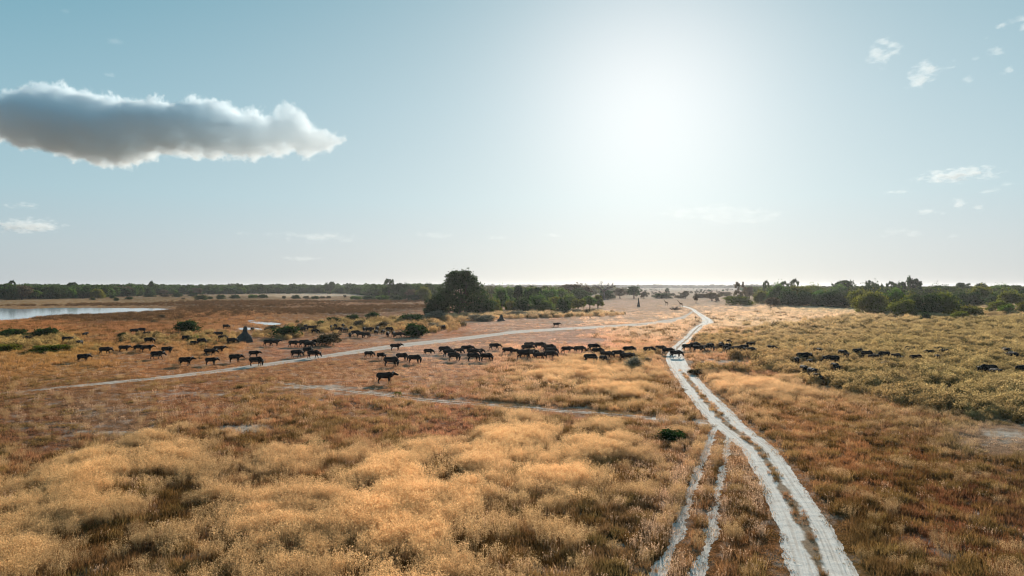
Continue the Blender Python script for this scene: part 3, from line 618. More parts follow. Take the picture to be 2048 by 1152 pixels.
HERD = [  # photo px, row of the feet, heading (0 right, 90 away, 180 left, 270 towards the camera), pose, size, label
(770,767,2,'up',1.06,'nearest black buffalo walking alone on the bare lawn in front of the herd'),
(166,724,0,'stand',1.0,'leftmost black buffalo in the open, standing on orange grass'),
(210,709,5,'walk',1.05,'large black buffalo striding right with raised head, second from left in the open'),
(248,704,8,'stand',.95,'black buffalo standing just ahead of the large striding one at the left'),
(277,703,10,'walk',.92,'rear buffalo of the overlapping pair on yellow grass left of centre'),
(294,704,5,'up',1.0,'front buffalo of the overlapping pair, head raised, on yellow grass'),
(334,708,0,'look',1.0,'black buffalo on yellow grass turning its horned head to the camera'),
(314,718,6,'walk',1.03,'black buffalo with long shadow just below the one looking at the camera'),
(371,732,0,'up',1.04,'black buffalo with head held up, left end of the row beside the side track'),
(422,730,0,'stand',.88,'small young buffalo between the raised-head buffalo and the side track row'),
(470,725,-4,'stand',1.02,'black buffalo with upturned horns, third in the row above the side track'),
(420,712,8,'walk',.98,'nearer buffalo of the diagonal pair on the bare ground below the termite mound'),
(438,706,8,'up',1.0,'farther buffalo of the diagonal pair below the termite mound'),
(298,688,-4,'low',1.08,'black buffalo grazing in yellow grass just below a dark shrub at the left'),
(294,675,60,'graze',1.05,'black buffalo half hidden in shrubs directly behind the grazing one at the left'),
(268,668,20,'graze',1.0,'black buffalo at the left end of a dark knot among yellow shrubs'),
(284,666,170,'walk',1.0,'black buffalo facing left inside the dark knot among yellow shrubs'),
(372,683,-8,'low',1.02,'black buffalo grazing below the broad dark bush at left centre'),
(387,690,0,'low',.68,'small calf between two grazing buffalo below the broad dark bush'),
(403,689,-5,'graze',1.02,'black buffalo grazing just right of the small calf'),
(438,674,185,'stand',.95,'black buffalo facing left above the group beside the termite mound'),
(445,683,-6,'low',1.05,'black buffalo leaning right in the group left of the termite mound'),
(463,689,0,'walk',1.05,'black buffalo at the foot of the grey termite mound'),
(452,658,-8,'low',1.0,'lone distant buffalo in orange grass left of the small pools'),
(505,663,90,'graze',.85,'dark buffalo seen from behind beside the lower pool'),
(533,664,60,'low',.8,'dark buffalo at the right end of the lower pool'),
(58,685,180,'walk',1.05,'black buffalo facing left under the dark shrub at the far left'),
(134,686,10,'walk',1.05,'black buffalo pushing right through yellow shrubs at the far left'),
(160,693,275,'stand',.95,'black buffalo facing the camera among yellow shrubs at the left'),
(170,674,90,'stand',.85,'black buffalo seen from behind above the yellow shrubs at the left'),
(508,715,0,'stand',.9,'young buffalo standing right above the grazing one by the side track'),
(512,732,-3,'graze',1.06,'black buffalo grazing at the upper edge of the side track, left centre'),
(537,692,0,'walk',1.0,'rear buffalo of the overlapping pair right of the termite mound'),
(549,692,4,'up',1.0,'front buffalo of the overlapping pair right of the termite mound'),
(587,694,0,'walk',1.0,'black buffalo walking towards the round twiggy bush'),
(609,694,0,'low',1.12,'big black buffalo in the cluster left of the round twiggy bush'),
(618,697,-3,'low',1.05,'black buffalo pressed against the big one beside the twiggy bush'),
(634,691,10,'up',1.0,'black buffalo half behind the twiggy bush with its head showing'),
(593,715,-5,'low',.98,'left buffalo of three crossing the side track below the twiggy bush'),
(615,709,-20,'low',.95,'middle buffalo of three above the side track below the twiggy bush'),
(627,717,-5,'low',1.05,'right buffalo of three, stepping onto the pale side track'),
(597,656,100,'stand',.9,'leftmost buffalo of the distant shaded group above the twiggy bush'),
(611,658,80,'graze',.95,'rounded dark buffalo back, second from left in the distant shaded group'),
(622,661,200,'graze',1.0,'dark buffalo in the distant shaded group, turned left among low bushes'),
(634,660,10,'graze',1.0,'dark buffalo in the distant shaded group, grazing right among low bushes'),
(630,668,0,'low',.95,'buffalo standing in front of the left half of the distant shaded group'),
(606,663,150,'graze',.9,'dark buffalo low in the grass below the left end of the distant shaded group'),
(662,660,95,'graze',1.0,'buffalo with sunlit rump in the middle of the distant shaded group'),
(671,657,120,'low',1.0,'taller buffalo in the middle of the distant shaded group, turned away'),
(686,656,85,'graze',.95,'buffalo with pale lit rump beside the leaning dark bush'),
(676,664,30,'graze',.95,'left buffalo of three sunlit rumps behind the twiggy bush'),
(684,664,80,'graze',.95,'middle buffalo of three sunlit rumps behind the twiggy bush'),
(692,665,75,'graze',.95,'right buffalo of three sunlit rumps behind the twiggy bush'),
(702,663,285,'stand',1.05,'buffalo with bright lit horns standing right of the three sunlit rumps'),
(700,676,280,'low',1.0,'nearest left buffalo of the shaded group right of the twiggy bush'),
(711,672,20,'low',1.05,'dark buffalo in the thick of the shaded group right of the twiggy bush'),
(721,675,0,'graze',1.0,'grazing buffalo in the near rank of the shaded group'),
(732,676,-5,'graze',1.0,'buffalo grazing right at the right end of the near shaded knot'),
(728,664,100,'low',1.0,'dark buffalo behind the near shaded knot, turned away'),
(738,666,-15,'walk',1.12,'largest dark buffalo in the shaded group, striding down right'),
(755,663,80,'graze',1.05,'buffalo with arched bright rump right of the largest shaded one'),
(752,670,85,'graze',.95,'small bright rump in front of the arched bright one'),
(766,669,85,'graze',.92,'brownish lit rump between two small bright ones'),
(775,674,88,'graze',1.0,'left one of two round bright rumps at the right of the shaded group'),
(787,674,88,'graze',1.0,'right one of two round bright rumps at the right of the shaded group'),
(779,664,0,'graze',1.0,'reddish dark buffalo behind the two round bright rumps'),
(797,676,0,'walk',1.05,'buffalo facing right at the right end of the shaded group'),
(833,675,0,'low',1.1,'buffalo standing in the shade beneath the wide green shrub'),
(887,660,70,'graze',1.05,'dark rump at the right end of the grey shrubs below the big tree'),
(791,701,2,'up',1.02,'buffalo with raised head standing on the pale side track at centre left'),
(738,715,-8,'low',.85,'young buffalo walking right just below the side track at centre left'),
(762,719,-30,'low',.85,'young buffalo with lowered head right of another young one'),
(782,733,-4,'graze',1.15,'large buffalo grazing directly above the nearest lone one'),
(804,722,-10,'graze',1.0,'grazing buffalo right behind the large grazing one'),
(829,727,-4,'graze',1.05,'grazing buffalo on straw grass, right end of the loose grazing trio'),
(857,710,-3,'low',.85,'young buffalo walking alone between the grazing trio and the next cluster'),
(889,708,-5,'low',1.08,'rear buffalo of the tight three at the left of the centre herd'),
(898,714,-10,'low',1.05,'middle buffalo of the tight three at the left of the centre herd'),
(908,722,-15,'graze',1.05,'front grazing buffalo of the tight three at the left of the centre herd'),
(917,709,0,'low',.85,'small buffalo between the tight three and the next clump of the centre herd'),
(934,706,0,'walk',1.05,'rear buffalo of the second clump of the centre herd'),
(946,713,-5,'low',1.05,'middle buffalo of the second clump of the centre herd'),
(947,723,-12,'graze',1.05,'front grazing buffalo of the second clump of the centre herd'),
(959,709,-5,'low',.82,'small buffalo leading the second clump of the centre herd'),
(973,723,-5,'graze',1.05,'separate grazing buffalo right of the second clump of the centre herd'),
(989,700,0,'walk',1.0,'buffalo striding right by itself behind the centre herd'),
(1016,709,0,'low',.98,'buffalo walking into the back of the big dark knot at centre'),
(1030,709,0,'low',.75,'calf at the back of the big dark knot at centre'),
(1059,698,-3,'low',1.0,'rearmost buffalo on top of the big dark knot at centre'),
(1054,704,0,'walk',1.02,'buffalo in the second rank of the big dark knot at centre'),
(1050,719,0,'low',1.3,'biggest buffalo, nearest of the dark knot at centre with a broad shadow'),
(1062,716,-6,'walk',1.1,'buffalo overlapping the biggest one in the dark knot at centre'),
(1079,698,0,'walk',1.02,'buffalo at the rear right of the dark knot at centre'),
(1098,704,-6,'low',1.1,'buffalo sloping right behind the leading pair of the dark knot'),
(1102,711,-4,'low',1.08,'upper buffalo of the leading pair of the dark knot'),
(1079,719,0,'low',.9,'young buffalo in the gap within the dark knot at centre'),
(1100,718,0,'low',1.08,'nearer buffalo of the leading pair of the dark knot'),
(1113,654,0,'stand',.98,'solitary distant buffalo above the side track at centre'),
(1134,707,0,'walk',1.0,'rear buffalo of the walking pair right of the dark knot'),
(1159,706,0,'low',.98,'front buffalo of the walking pair right of the dark knot'),
(1187,702,0,'low',1.05,'rearmost buffalo of the stepped five left of the sand track'),
(1195,711,-3,'low',1.02,'second buffalo down in the stepped five left of the sand track'),
(1181,725,-5,'graze',1.05,'nearest left buffalo of the stepped five, grazing above the tall grass'),
(1213,718,-5,'low',1.02,'buffalo with head out to the right in the stepped five'),
(1207,728,-60,'graze',1.0,'buffalo grazing towards the camera in front of the stepped five'),
(1235,716,0,'low',1.02,'buffalo walking right between the stepped five and the pale shrub'),
(1258,708,0,'low',1.05,'farther buffalo of the pair beside the pale shrub'),
(1254,722,5,'walk',1.02,'nearer buffalo of the pair beside the pale shrub'),
(1298,708,-2,'low',1.0,'buffalo walking right behind the pale shrub left of the sand track'),
(1321,704,0,'low',.9,'buffalo about to step onto the sand track, last of three in line'),
(1336,710,0,'low',.98,'middle buffalo of three in line stepping onto the sand track'),
(1352,716,-3,'low',1.02,'leading buffalo of three in line standing on the sand track'),
(1375,702,-3,'low',1.0,'first buffalo right of the sand track, at the head of a cluster'),
(1389,698,20,'low',1.0,'rear buffalo of the cluster just right of the sand track'),
(1397,705,-40,'low',1.0,'front right buffalo of the cluster just right of the sand track'),
(1410,701,0,'low',.8,'small buffalo following the cluster right of the sand track'),
(1421,702,-70,'graze',1.1,'stout buffalo seen nearly head-on at the edge of the scrub'),
(1437,698,100,'low',.85,'small dark buffalo behind the stout one at the edge of the scrub'),
(1443,699,268,'low',1.05,'buffalo facing the camera at the left edge of the scrub'),
(1455,691,300,'low',.95,'farthest buffalo at the left edge of the scrub with pale horns'),
(1456,702,230,'low',1.1,'buffalo turned away left beside the camera facing one in the scrub edge'),
(1465,709,200,'low',1.05,'left buffalo of the nearest pair in the scrub edge'),
(1475,707,-5,'low',1.05,'right buffalo of the nearest pair in the scrub edge'),
(1489,703,10,'graze',1.0,'buffalo mostly hidden by scrub right of the nearest pair'),
(1501,697,180,'graze',.95,'thin dark buffalo back far behind in the scrub left half'),
(1500,708,0,'low',.95,'low dark buffalo back lying deep in scrub left half'),
(1543,707,300,'low',1.1,'buffalo alone deep in scrub between the track side cluster and the scrub group'),
(1607,723,0,'walk',1.1,'buffalo side-on at the upper left of the scrub group'),
(1594,731,250,'stand',1.0,'buffalo with lit horns at the left rim of the scrub group'),
(1621,736,240,'stand',1.0,'buffalo with one pale horn in the middle of the scrub column'),
(1607,750,268,'stand',1.05,'buffalo facing the camera at the left of the scrub column'),
(1624,757,272,'stand',1.08,'buffalo with wide bright horns near the foot of the scrub column'),
(1631,768,290,'low',1.0,'lowest buffalo of the scrub column, at the edge of the pale grass'),
(1664,730,178,'walk',1.15,'buffalo side-on facing left above another in the scrub'),
(1670,745,268,'low',1.05,'buffalo facing the camera directly below the left facing one in scrub'),
(1686,719,280,'low',1.2,'large dark mound of a buffalo with lit back in mid scrub'),
(1637,710,260,'stand',.95,'speckled buffalo hidden by scrub behind the upper scrub group'),
(1716,712,0,'graze',1.0,'thin dark buffalo back in scrub right of the large mound'),
(1734,717,0,'graze',1.0,'low buffalo back in scrub, second right of the large mound'),
(1748,725,300,'low',.95,'buffalo broken up by leaves in mid scrub'),
(1768,719,180,'graze',1.05,'long low buffalo back facing left in mid scrub'),
(1777,740,100,'low',1.0,'rounded dark buffalo rump low in mid scrub'),
(1791,723,10,'graze',1.0,'buffalo with dull brown flank right of the long low back'),
(1796,709,90,'graze',.85,'small dark buffalo head showing at the top of mid scrub'),
(1820,706,190,'graze',1.0,'brownish buffalo behind leaves at the top of mid scrub'),
(1832,726,0,'graze',1.0,'flat buffalo back between yellow shrubs at right'),
(1858,716,190,'low',1.05,'left buffalo of the loose four at right in scrub'),
(1876,708,0,'graze',.95,'farthest buffalo of the loose four at right in scrub'),
(1889,713,0,'graze',.95,'right buffalo of the loose four at right in scrub'),
(1874,724,250,'stand',.95,'nearest buffalo of the loose four at right in scrub'),
(1977,751,180,'low',1.15,'buffalo with long lit back in the lower right scrub'),
(1991,758,265,'stand',1.05,'buffalo facing the camera overlapping the long lit back'),
(2012,712,250,'up',1.1,'buffalo with tall raised head at the right edge scrub'),
(2027,724,80,'low',1.3,'large dark buffalo rump at the right edge scrub'),
(2044,750,10,'low',1.05,'buffalo cut by the right frame edge in scrub'),
]
first = {}; HXY = [G(h[0], h[1]) for h in HERD]
for px, py, hdg, pose, size, label in HERD:
    x, y = G(px, py); s = size * (1 + .04 * (rng.random() - .5)); rz = math.radians(hdg + rng.uniform(-4, 4))
    if pose not in first:
        b, h = BUF[pose]; o = obj('buffalo', b); hh = obj('horns', h, o); first[pose] = o
    else: o = copy_tree(first[pose])
    o.location = (x, y, 0); o.rotation_euler = (0, 0, rz); o.scale = (s, s, s)
    tag(o, label, 'buffalo', 'buffalo of the herd crossing the plain')

lawn()
scrubland()

# ------------------------------------------------------------------ giraffes, elephant, antelopes
coat_m, T, P = mat('giraffe_coat', 0.8, 0.2); tcn = T.nodes.new('ShaderNodeTexCoord')
vo = T.nodes.new('ShaderNodeTexVoronoi'); vo.feature = 'DISTANCE_TO_EDGE'; vo.inputs['Scale'].default_value = 4.5; T.links.new(tcn.outputs['Object'], vo.inputs['Vector'])
T.links.new(ramp(T, vo.outputs['Distance'], [(.04, (.34, .22, .12)), (.10, (.10, .045, .02))]), P.inputs['Base Color'])
tuft_m, T, P = mat('dark_tuft', 0.9, 0.1); P.inputs['Base Color'].default_value = (.015, .011, .009, 1)
def giraffe_mesh(name, step):
    pt = [tube([(-.95, 0, 2.15), (-.8, 0, 2.2), (-.2, 0, 2.25), (.4, 0, 2.42), (.75, 0, 2.55), (.95, 0, 2.6)], [(.15, .2), (.3, .38), (.36, .45), (.34, .5), (.25, .42), (.12, .2)], 12),
          tube([(.6, 0, 2.6), (.95, 0, 2.95), (1.35, 0, 3.55), (1.7, 0, 4.1), (1.85, 0, 4.3)], [(.22, .36), (.17, .26), (.13, .18), (.11, .14), (.11, .13)], 10),
          tube([(1.78, 0, 4.33), (1.95, 0, 4.32), (2.2, 0, 4.16), (2.38, 0, 4.04)], [(.09, .1), (.12, .14), (.085, .09), (.05, .05)], 8),
          tube([(-.92, 0, 2.4), (-1.08, 0, 2.1), (-1.1, 0, 1.5)], [.05, .03, .02], 6)]
    for s in (-1, 1):
        pt.append(tube([(1.84, s * .06, 4.4), (1.82, s * .08, 4.6)], [.035, .035], 6)); pt.append(tube([(1.82, s * .08, 4.36), (1.74, s * .28, 4.42)], [(.05, .05), (.015, .02)], 6, side=(1, 0, 0)))
        f = step * s * .3
        pt.append(tube([(.6, s * .17, 2.4), (.6, s * .19, 1.8), (.6 + f * .5, s * .19, 1.05), (.6 + f, s * .19, .12), (.64 + f, s * .19, 0)], [(.13, .2), (.11, .15), (.075, .08), (.055, .06), (.09, .1)], 8))
        pt.append(tube([(-.72, s * .17, 2.2), (-.66, s * .19, 1.6), (-.78 - f * .5, s * .19, 1.0), (-.74 - f, s * .19, .12), (-.7 - f, s * .19, 0)], [(.14, .26), (.12, .18), (.075, .085), (.055, .06), (.09, .1)], 8))
    return organic(name, pt, .045, coat_m, 2)
gm_ = giraffe_mesh('giraffe_body', .6)
hm_ = new_mesh('tail_tuft_mesh', *tube([(-1.1, 0, 1.55), (-1.11, 0, 1.3), (-1.1, 0, .95)], [.03, .06, .015], 6), tuft_m, True)
def giraffe(px, py, rz, sc, label):
    x, y = G(px, py); o = obj('giraffe', gm_, None, (x, y, 0), math.radians(rz), (sc,) * 3); obj('tail_tuft', hm_, o)
    tag(o, label, 'giraffe', 'pair of giraffes')
giraffe(1333, 611.5, 168, .92, 'farther giraffe walking left, the left one of the pair beyond the track fork')
giraffe(1362, 615, 172, 1.0, 'nearer giraffe walking left beside the end of the sand track, right one of the pair')
el_m, T, P = mat('elephant_skin', 0.9, 0.1); P.inputs['Base Color'].default_value = (.07, .04, .03, 1)
pt = [tube([(-1.5, 0, 2.0), (-1.3, 0, 2.0), (-.4, 0, 1.95), (.5, 0, 2.0), (1.1, 0, 2.15), (1.35, 0, 2.2)], [(.3, .4), (.65, .8), (.8, .95), (.75, .9), (.5, .65), (.3, .4)], 12),
      tube([(1.0, 0, 2.3), (1.5, 0, 2.45), (1.9, 0, 2.3), (2.1, 0, 1.9)], [(.4, .5), (.42, .55), (.34, .4), (.22, .26)], 10), tube([(2.05, 0, 2.0), (2.25, 0, 1.4), (2.25, 0, .7), (2.1, 0, .25)], [.2, .15, .1, .07], 8),
      tube([(-1.5, 0, 2.3), (-1.75, 0, 1.7), (-1.7, 0, 1.0)], [.08, .05, .03], 6)]
for s in (-1, 1):
    pt += [tube([(.8, s * .42, 1.7), (.85, s * .42, .9), (.8, s * .42, 0)], [.3, .22, .24], 8), tube([(-1.05, s * .42, 1.7), (-1.05, s * .42, .9), (-1.1, s * .42, 0)], [.32, .23, .24], 8),
           tube([(1.45, s * .38, 2.5), (1.2, s * .62, 2.2), (1.15, s * .62, 1.6)], [(.06, .35), (.06, .5), (.05, .2)], 8)]
tk = join([tube([(1.98, s * .2, 1.85), (2.3, s * .24, 1.5), (2.6, s * .24, 1.5)], [.06, .05, .015], 6) for s in (-1, 1)])
iv_m, T, P = mat('ivory', 0.4, 0.4); P.inputs['Base Color'].default_value = (.6, .55, .45, 1)
x, y = G(690, 595.5); e = obj('elephant', organic('elephant_body', pt, .07, el_m, 2), None, (x, y, 0), math.radians(170)); obj('tusks', new_mesh('tusk_mesh', *tk, iv_m, True), e)
tag(e, 'tiny distant elephant on the pale strip before the tree line', 'elephant')
an_m, T, P = mat('antelope_coat', 0.8, 0.2); P.inputs['Base Color'].default_value = (.30, .12, .04, 1)
pt = [tube([(-.55, 0, .85), (-.45, 0, .86), (0, 0, .82), (.4, 0, .86), (.55, 0, .88)], [(.08, .1), (.15, .19), (.17, .21), (.14, .19), (.08, .1)], 10), tube([(.42, 0, .92), (.62, 0, .75), (.78, 0, .5)], [(.09, .13), (.07, .09), (.06, .07)], 8), tube([(.72, 0, .55), (.85, 0, .38), (.92, 0, .22)], [.07, .055, .03], 8)]
for s in (-1, 1):
    pt += [tube([(.36, s * .1, .8), (.36, s * .1, .4), (.36, s * .1, 0)], [.07, .03, .03], 6), tube([(-.42, s * .1, .85), (-.38, s * .1, .55), (-.48, s * .1, .35), (-.44, s * .1, 0)], [.1, .06, .03, .03], 6), tube([(.72, s * .05, .6), (.7, s * .14, .68)], [.03, .01], 5)]
an = organic('antelope_body', pt, .03, an_m, 2)
hn = new_mesh('antelope_horn_mesh', *join([tube([(.74, s * .03, .58), (.66, s * .08, .8), (.72, s * .12, 1.0)], [.018, .014, .004], 5) for s in (-1, 1)]), tuft_m, True)
for px, py, rz, lb in ((828, 609.5, 10, 'red antelope grazing on the pale grass left of the big dark tree'), (833, 610, 185, 'second red antelope facing left beside the first near the big tree'), (722, 609.5, 0, 'lone red antelope grazing far out on the pale grass strip')):
    x, y = G(px, py); o = obj('antelope', an, None, (x, y, 0), math.radians(rz), (1.25,) * 3); obj('horns', hn, o); tag(o, lb, 'antelope', 'antelopes on the far grass')

# ------------------------------------------------------------------ termite mounds, sign, dead wood
clay_m, T, P = mat('termite_clay', 0.95, 0.1); tcn = T.nodes.new('ShaderNodeTexCoord')
nn = noise_tex(T, 3.0, 5, .65, tcn.outputs['Object'])
T.links.new(ramp(T, nn, [(.3, (.05, .045, .042)), (.7, (.10, .09, .08))]), P.inputs['Base Color']); bump(T, P, nn, .8, .12)
def mound(px, py, prof, label, seed):
    V, Fc = [], []; seg = 28; rr = random.Random(seed); ph = [rr.uniform(0, 6.28) for _ in range(4)]
    zz = np.linspace(0, 1, 26); pr = np.array(prof, float)
    for i, t in enumerate(zz):
        z = t * pr[-1, 0]; r = np.interp(z, pr[:, 0], pr[:, 1])
        for k in range(seg):
            a = 6.283 * k / seg; q = r * (1 + .14 * math.sin(3 * a + ph[0] + t * 2) + .09 * math.sin(5 * a + ph[1] - t * 5) + .05 * math.sin(9 * a + ph[2] + t * 11) + rr.uniform(-.03, .03))
            V.append((q * math.cos(a) + .12 * math.sin(t * 4 + ph[3]), q * math.sin(a), z - .03))
    for i in range(25):
        for k in range(seg):
            k2 = (k + 1) % seg; Fc.append((i * seg + k, i * seg + k2, (i + 1) * seg + k2, (i + 1) * seg + k))
    Fc.append(tuple(range(25 * seg, 26 * seg)))
    x, y = G(px, py); tag(obj('termite_mound', new_mesh('termite_mound', V, Fc, clay_m, True), None, (x, y, 0)), label, 'termite mound')
mound(490, 684.5, [(0, 1.8), (.6, 1.72), (1.2, 1.5), (1.75, 1.12), (2.15, .75), (2.5, .53), (3.2, .47), (3.65, .4), (3.85, .22)], 'bottle shaped grey termite mound standing beside the small pools', 3)
mound(1277, 613.5, [(0, .95), (.6, .85), (1.6, .7), (3.0, .5), (4.4, .33), (5.4, .22), (5.75, .08)], 'tall thin dark termite spire beyond the side track', 5)
mound(1002, 642, [(0, 1.6), (.5, 1.2), (1.1, .75), (1.7, .5), (2.3, .42), (2.55, .2)], 'squat grey termite mound in front of pale shrubs right of the big tree', 8)
wood_m, T, P = mat('weathered_wood', 0.9, 0.15); tcn = T.nodes.new('ShaderNodeTexCoord')
T.links.new(ramp(T, noise_tex(T, 6, 4, .6, tcn.outputs['Object']), [(.3, (.045, .032, .025)), (.7, (.11, .085, .065))]), P.inputs['Base Color'])
def box(x0, x1, y0, y1, z0, z1):
    V = [Vector(p) for p in ((x0, y0, z0), (x1, y0, z0), (x1, y1, z0), (x0, y1, z0), (x0, y0, z1), (x1, y0, z1), (x1, y1, z1), (x0, y1, z1))]
    return V, [(3, 2, 1, 0), (4, 5, 6, 7), (0, 1, 5, 4), (1, 2, 6, 5), (2, 3, 7, 6), (3, 0, 4, 7)]
x, y = G(1391, 641.5); sg = bpy.data.objects.new('direction_sign', None); COL.objects.link(sg); sg.location = (x, y, 0); sg.rotation_euler = (0, 0, .15)
obj('post', new_mesh('sign_post', *tube([(0, 0, -.05), (0, 0, .8), (0, 0, 1.65)], [.07, .065, .06], 8), wood_m), sg)
obj('board', new_mesh('sign_board', *box(-.38, .38, -.10, -.065, 1.2, 1.62), wood_m), sg)
tag(sg, 'small dark wooden sign on a post between the two arms of the forked track', 'sign')
def deadwood(name, px, py, n, L_, rad, label, cat, seed, up=.5):
    rr = random.Random(seed); parts = []
    for k in range(n):
        a = rr.uniform(0, 6.28); e_ = rr.uniform(.1, 1) * up * 1.4; d = Vector((math.cos(a), math.sin(a), e_)).normalized(); l = L_ * rr.uniform(.5, 1)
        p0 = Vector((rr.uniform(-.4, .4) * L_ * .4, rr.uniform(-.3, .3) * L_ * .4, .05)); p1 = p0 + d * l * .5 + Vector((rr.uniform(-.2, .2), rr.uniform(-.2, .2), rr.uniform(0, .2))) * l * .5; p2 = p0 + d * l
        parts.append(tube([p0, p1, p2], [rad, rad * .65, rad * .2], 6))
        for j in range(2):
            q = p1 + (p2 - p1) * rr.random(); dd = (d + Vector((rr.uniform(-1, 1), rr.uniform(-1, 1), rr.uniform(-.1, .8)))).normalized()
            parts.append(tube([q, q + dd * l * .4], [rad * .4, rad * .1], 5))
    V, Fc = join(parts); x, y = G(px, py)
    tag(obj(name, new_mesh(name, V, Fc, wood_m), None, (x, y, 0)), label, cat)
deadwood('dead_branches', 1349, 620, 22, 3.4, .3, 'dark tangle of fallen dead branches in front of the giraffes', 'dead branches', 4, .45)
deadwood('dead_sapling', 1540, 618.5, 6, 3.0, .12, 'bare twiggy sapling before the right tree line, left one of three', 'dead sapling', 5, 2.5)
deadwood('dead_sapling', 1557, 618.5, 7, 3.0, .14, 'bare twiggy sapling before the right tree line, middle one of three', 'dead sapling', 6, 2.5)
deadwood('dead_sapling', 1594, 616.5, 5, 2.8, .12, 'bare leaning sapling before the right tree line, right one of three', 'dead sapling', 7, 2.0)
deadwood('dead_stump', 2031, 655, 6, 2.4, .28, 'dark broken stump in the scrub near the right edge', 'stump', 8, 2.0)
deadwood('dead_stump', 1180, 636.5, 3, 1.3, .12, 'short bare stump on the pale lawn right of the green thicket', 'stump', 9, 2.5)
x, y = G(855, 667); tag(obj('leaning_branch', new_mesh('leaning_branch', *tube([(-.2, 0, 0), (.35, .05, .55), (1.05, 0, 1.2)], [.09, .07, .04], 7), wood_m), None, (x, y, 0)), 'bare branch leaning out of the ground right of the wide green shrub', 'branch')

# ------------------------------------------------------------------ trees and bushes, each one a thing
GREEN = leaf_mat('leaves_green', .6, ((.065, .135, .022, 1), (.085, .15, .024, 1), (.11, .155, .026, 1)), vary=.5)
DARKG = leaf_mat('leaves_dark', .45, ((.03, .062, .018, 1), (.038, .072, .02, 1), (.05, .08, .022, 1)), vary=.45)
OLIVE = leaf_mat('leaves_olive', .62, ((.13, .15, .022, 1), (.15, .155, .024, 1), (.17, .155, .026, 1)), vary=.5)
BROWN = leaf_mat('leaves_brown', .45, ((.12, .09, .05, 1), (.14, .105, .06, 1), (.15, .115, .065, 1)), vary=.4)
GREY = leaf_mat('leaves_grey', .45, ((.20, .18, .12, 1), (.24, .21, .145, 1), (.28, .24, .17, 1)), vary=.4)
bark_m, T, P = mat('bark', 0.95, 0.1); tcn = T.nodes.new('ShaderNodeTexCoord')
T.links.new(ramp(T, noise_tex(T, 4, 5, .65, tcn.outputs['Object']), [(.3, (.035, .026, .02)), (.7, (.10, .08, .065))]), P.inputs['Base Color'])
def crown_mesh(name, m, W_, H_, shape, leaf, n, seed, gaps=.0):
    """crown W_ wide, H_ high: leaf quads on lumpy boughs; returns mesh and bough centres"""
    global rng
    keep = rng; rng = np.random.default_rng(seed)
    nb = {'bush': 34, 'round': 36, 'tall': 30, 'flat': 30, 'ragged': 34, 'big': 190}[shape]
    th = rng.random(nb) * 6.283; u = rng.random(nb) ** .5
    if shape == 'bush':
        z = rng.uniform(.12, .78, nb); rad = u * .38 * np.sqrt(np.clip(1.25 - z, .1, 1)); br = rng.uniform(.10, .19, nb)
    elif shape == 'round':
        z = rng.uniform(.34, .84, nb); rad = u * .40 * np.sqrt(np.clip(1 - ((z - .58) / .36) ** 2, .08, 1)); br = rng.uniform(.09, .16, nb)
    elif shape == 'tall':
        z = rng.uniform(.18, .9, nb); rad = u * .36 * np.clip(1.15 - z * .9, .15, 1); br = rng.uniform(.08, .15, nb)
    elif shape == 'flat':
        rad = u * .44; z = .9 - .38 * (rad / .44) ** 2 - rng.uniform(0, .22, nb); br = rng.uniform(.06, .105, nb)
    elif shape == 'ragged':
        z = rng.uniform(.3, .93, nb); rad = u * .45 * np.sqrt(np.clip(1 - ((z - .55) / .45) ** 2, .1, 1)); br = rng.uniform(.06, .11, nb)
    else:
        z = rng.uniform(.07, .93, nb); rad = u * .45 * np.clip(1 - (np.maximum(z - .1, 0) / .9) ** 2.2, .05, 1) ** .7; br = rng.uniform(.045, .09, nb)
    c = np.stack([rad * np.cos(th) * W_, rad * np.sin(th) * W_, z * H_], 1)
    wt = br ** 2; i = rng.choice(nb, n, p=wt / wt.sum()); d = rdir(n, .2)
    rr = br[i] * rng.uniform(.55, 1.08, n)
    p = c[i] + d * rr[:, None] * np.array([W_, W_, (H_ + W_) / 2 * .8])
    # sprays sticking out so the outline stays uneven
    k = n // 12; j = rng.choice(nb, k); dd = rdir(k, .5); p[:k] = c[j] + dd * (br[j] * rng.uniform(1.0, 1.45, k))[:, None] * W_
    p[:, 2] = np.maximum(p[:, 2], .04 * H_ * rng.random(n))
    v = rng.random(n) * .5 + .5 * rng.random(nb)[i]
    me = quads_mesh(name, leafquads(p, leaf, .65), m, v); rng = keep
    return me, c
def trunk_mesh(name, c, H_, r0, seed, fork=.3, limbs=7, m=None):
    rr = random.Random(seed); parts = [tube([(0, 0, -.1), (r0 * .3, 0, H_ * fork * .5), (0, r0 * .4, H_ * fork), (0, 0, H_ * .55)], [r0 * 1.25, r0, r0 * .8, r0 * .3], 8)]
    for k in range(limbs):
        e = Vector(c[rr.randrange(len(c))]); s = Vector((0, r0 * .3, H_ * fork * rr.uniform(.6, 1.1))); mid = (s + e) / 2 + Vector((rr.uniform(-1, 1), rr.uniform(-1, 1), .3)) * H_ * .05
        parts.append(tube([s, mid, e], [r0 * .5, r0 * .33, r0 * .1], 6))
    V, Fc = join(parts); return new_mesh(name, V, Fc, m or bark_m, True)
VAR = {}
def variant(key, m, W_, H_, shape, leaf, n, seed, trunk=None):
    me, c = crown_mesh('crown_' + key, m, W_, H_, shape, leaf, n, seed)
    VAR[key] = (me, trunk_mesh('trunk_' + key, c, H_, trunk, seed) if trunk else None, W_, H_)
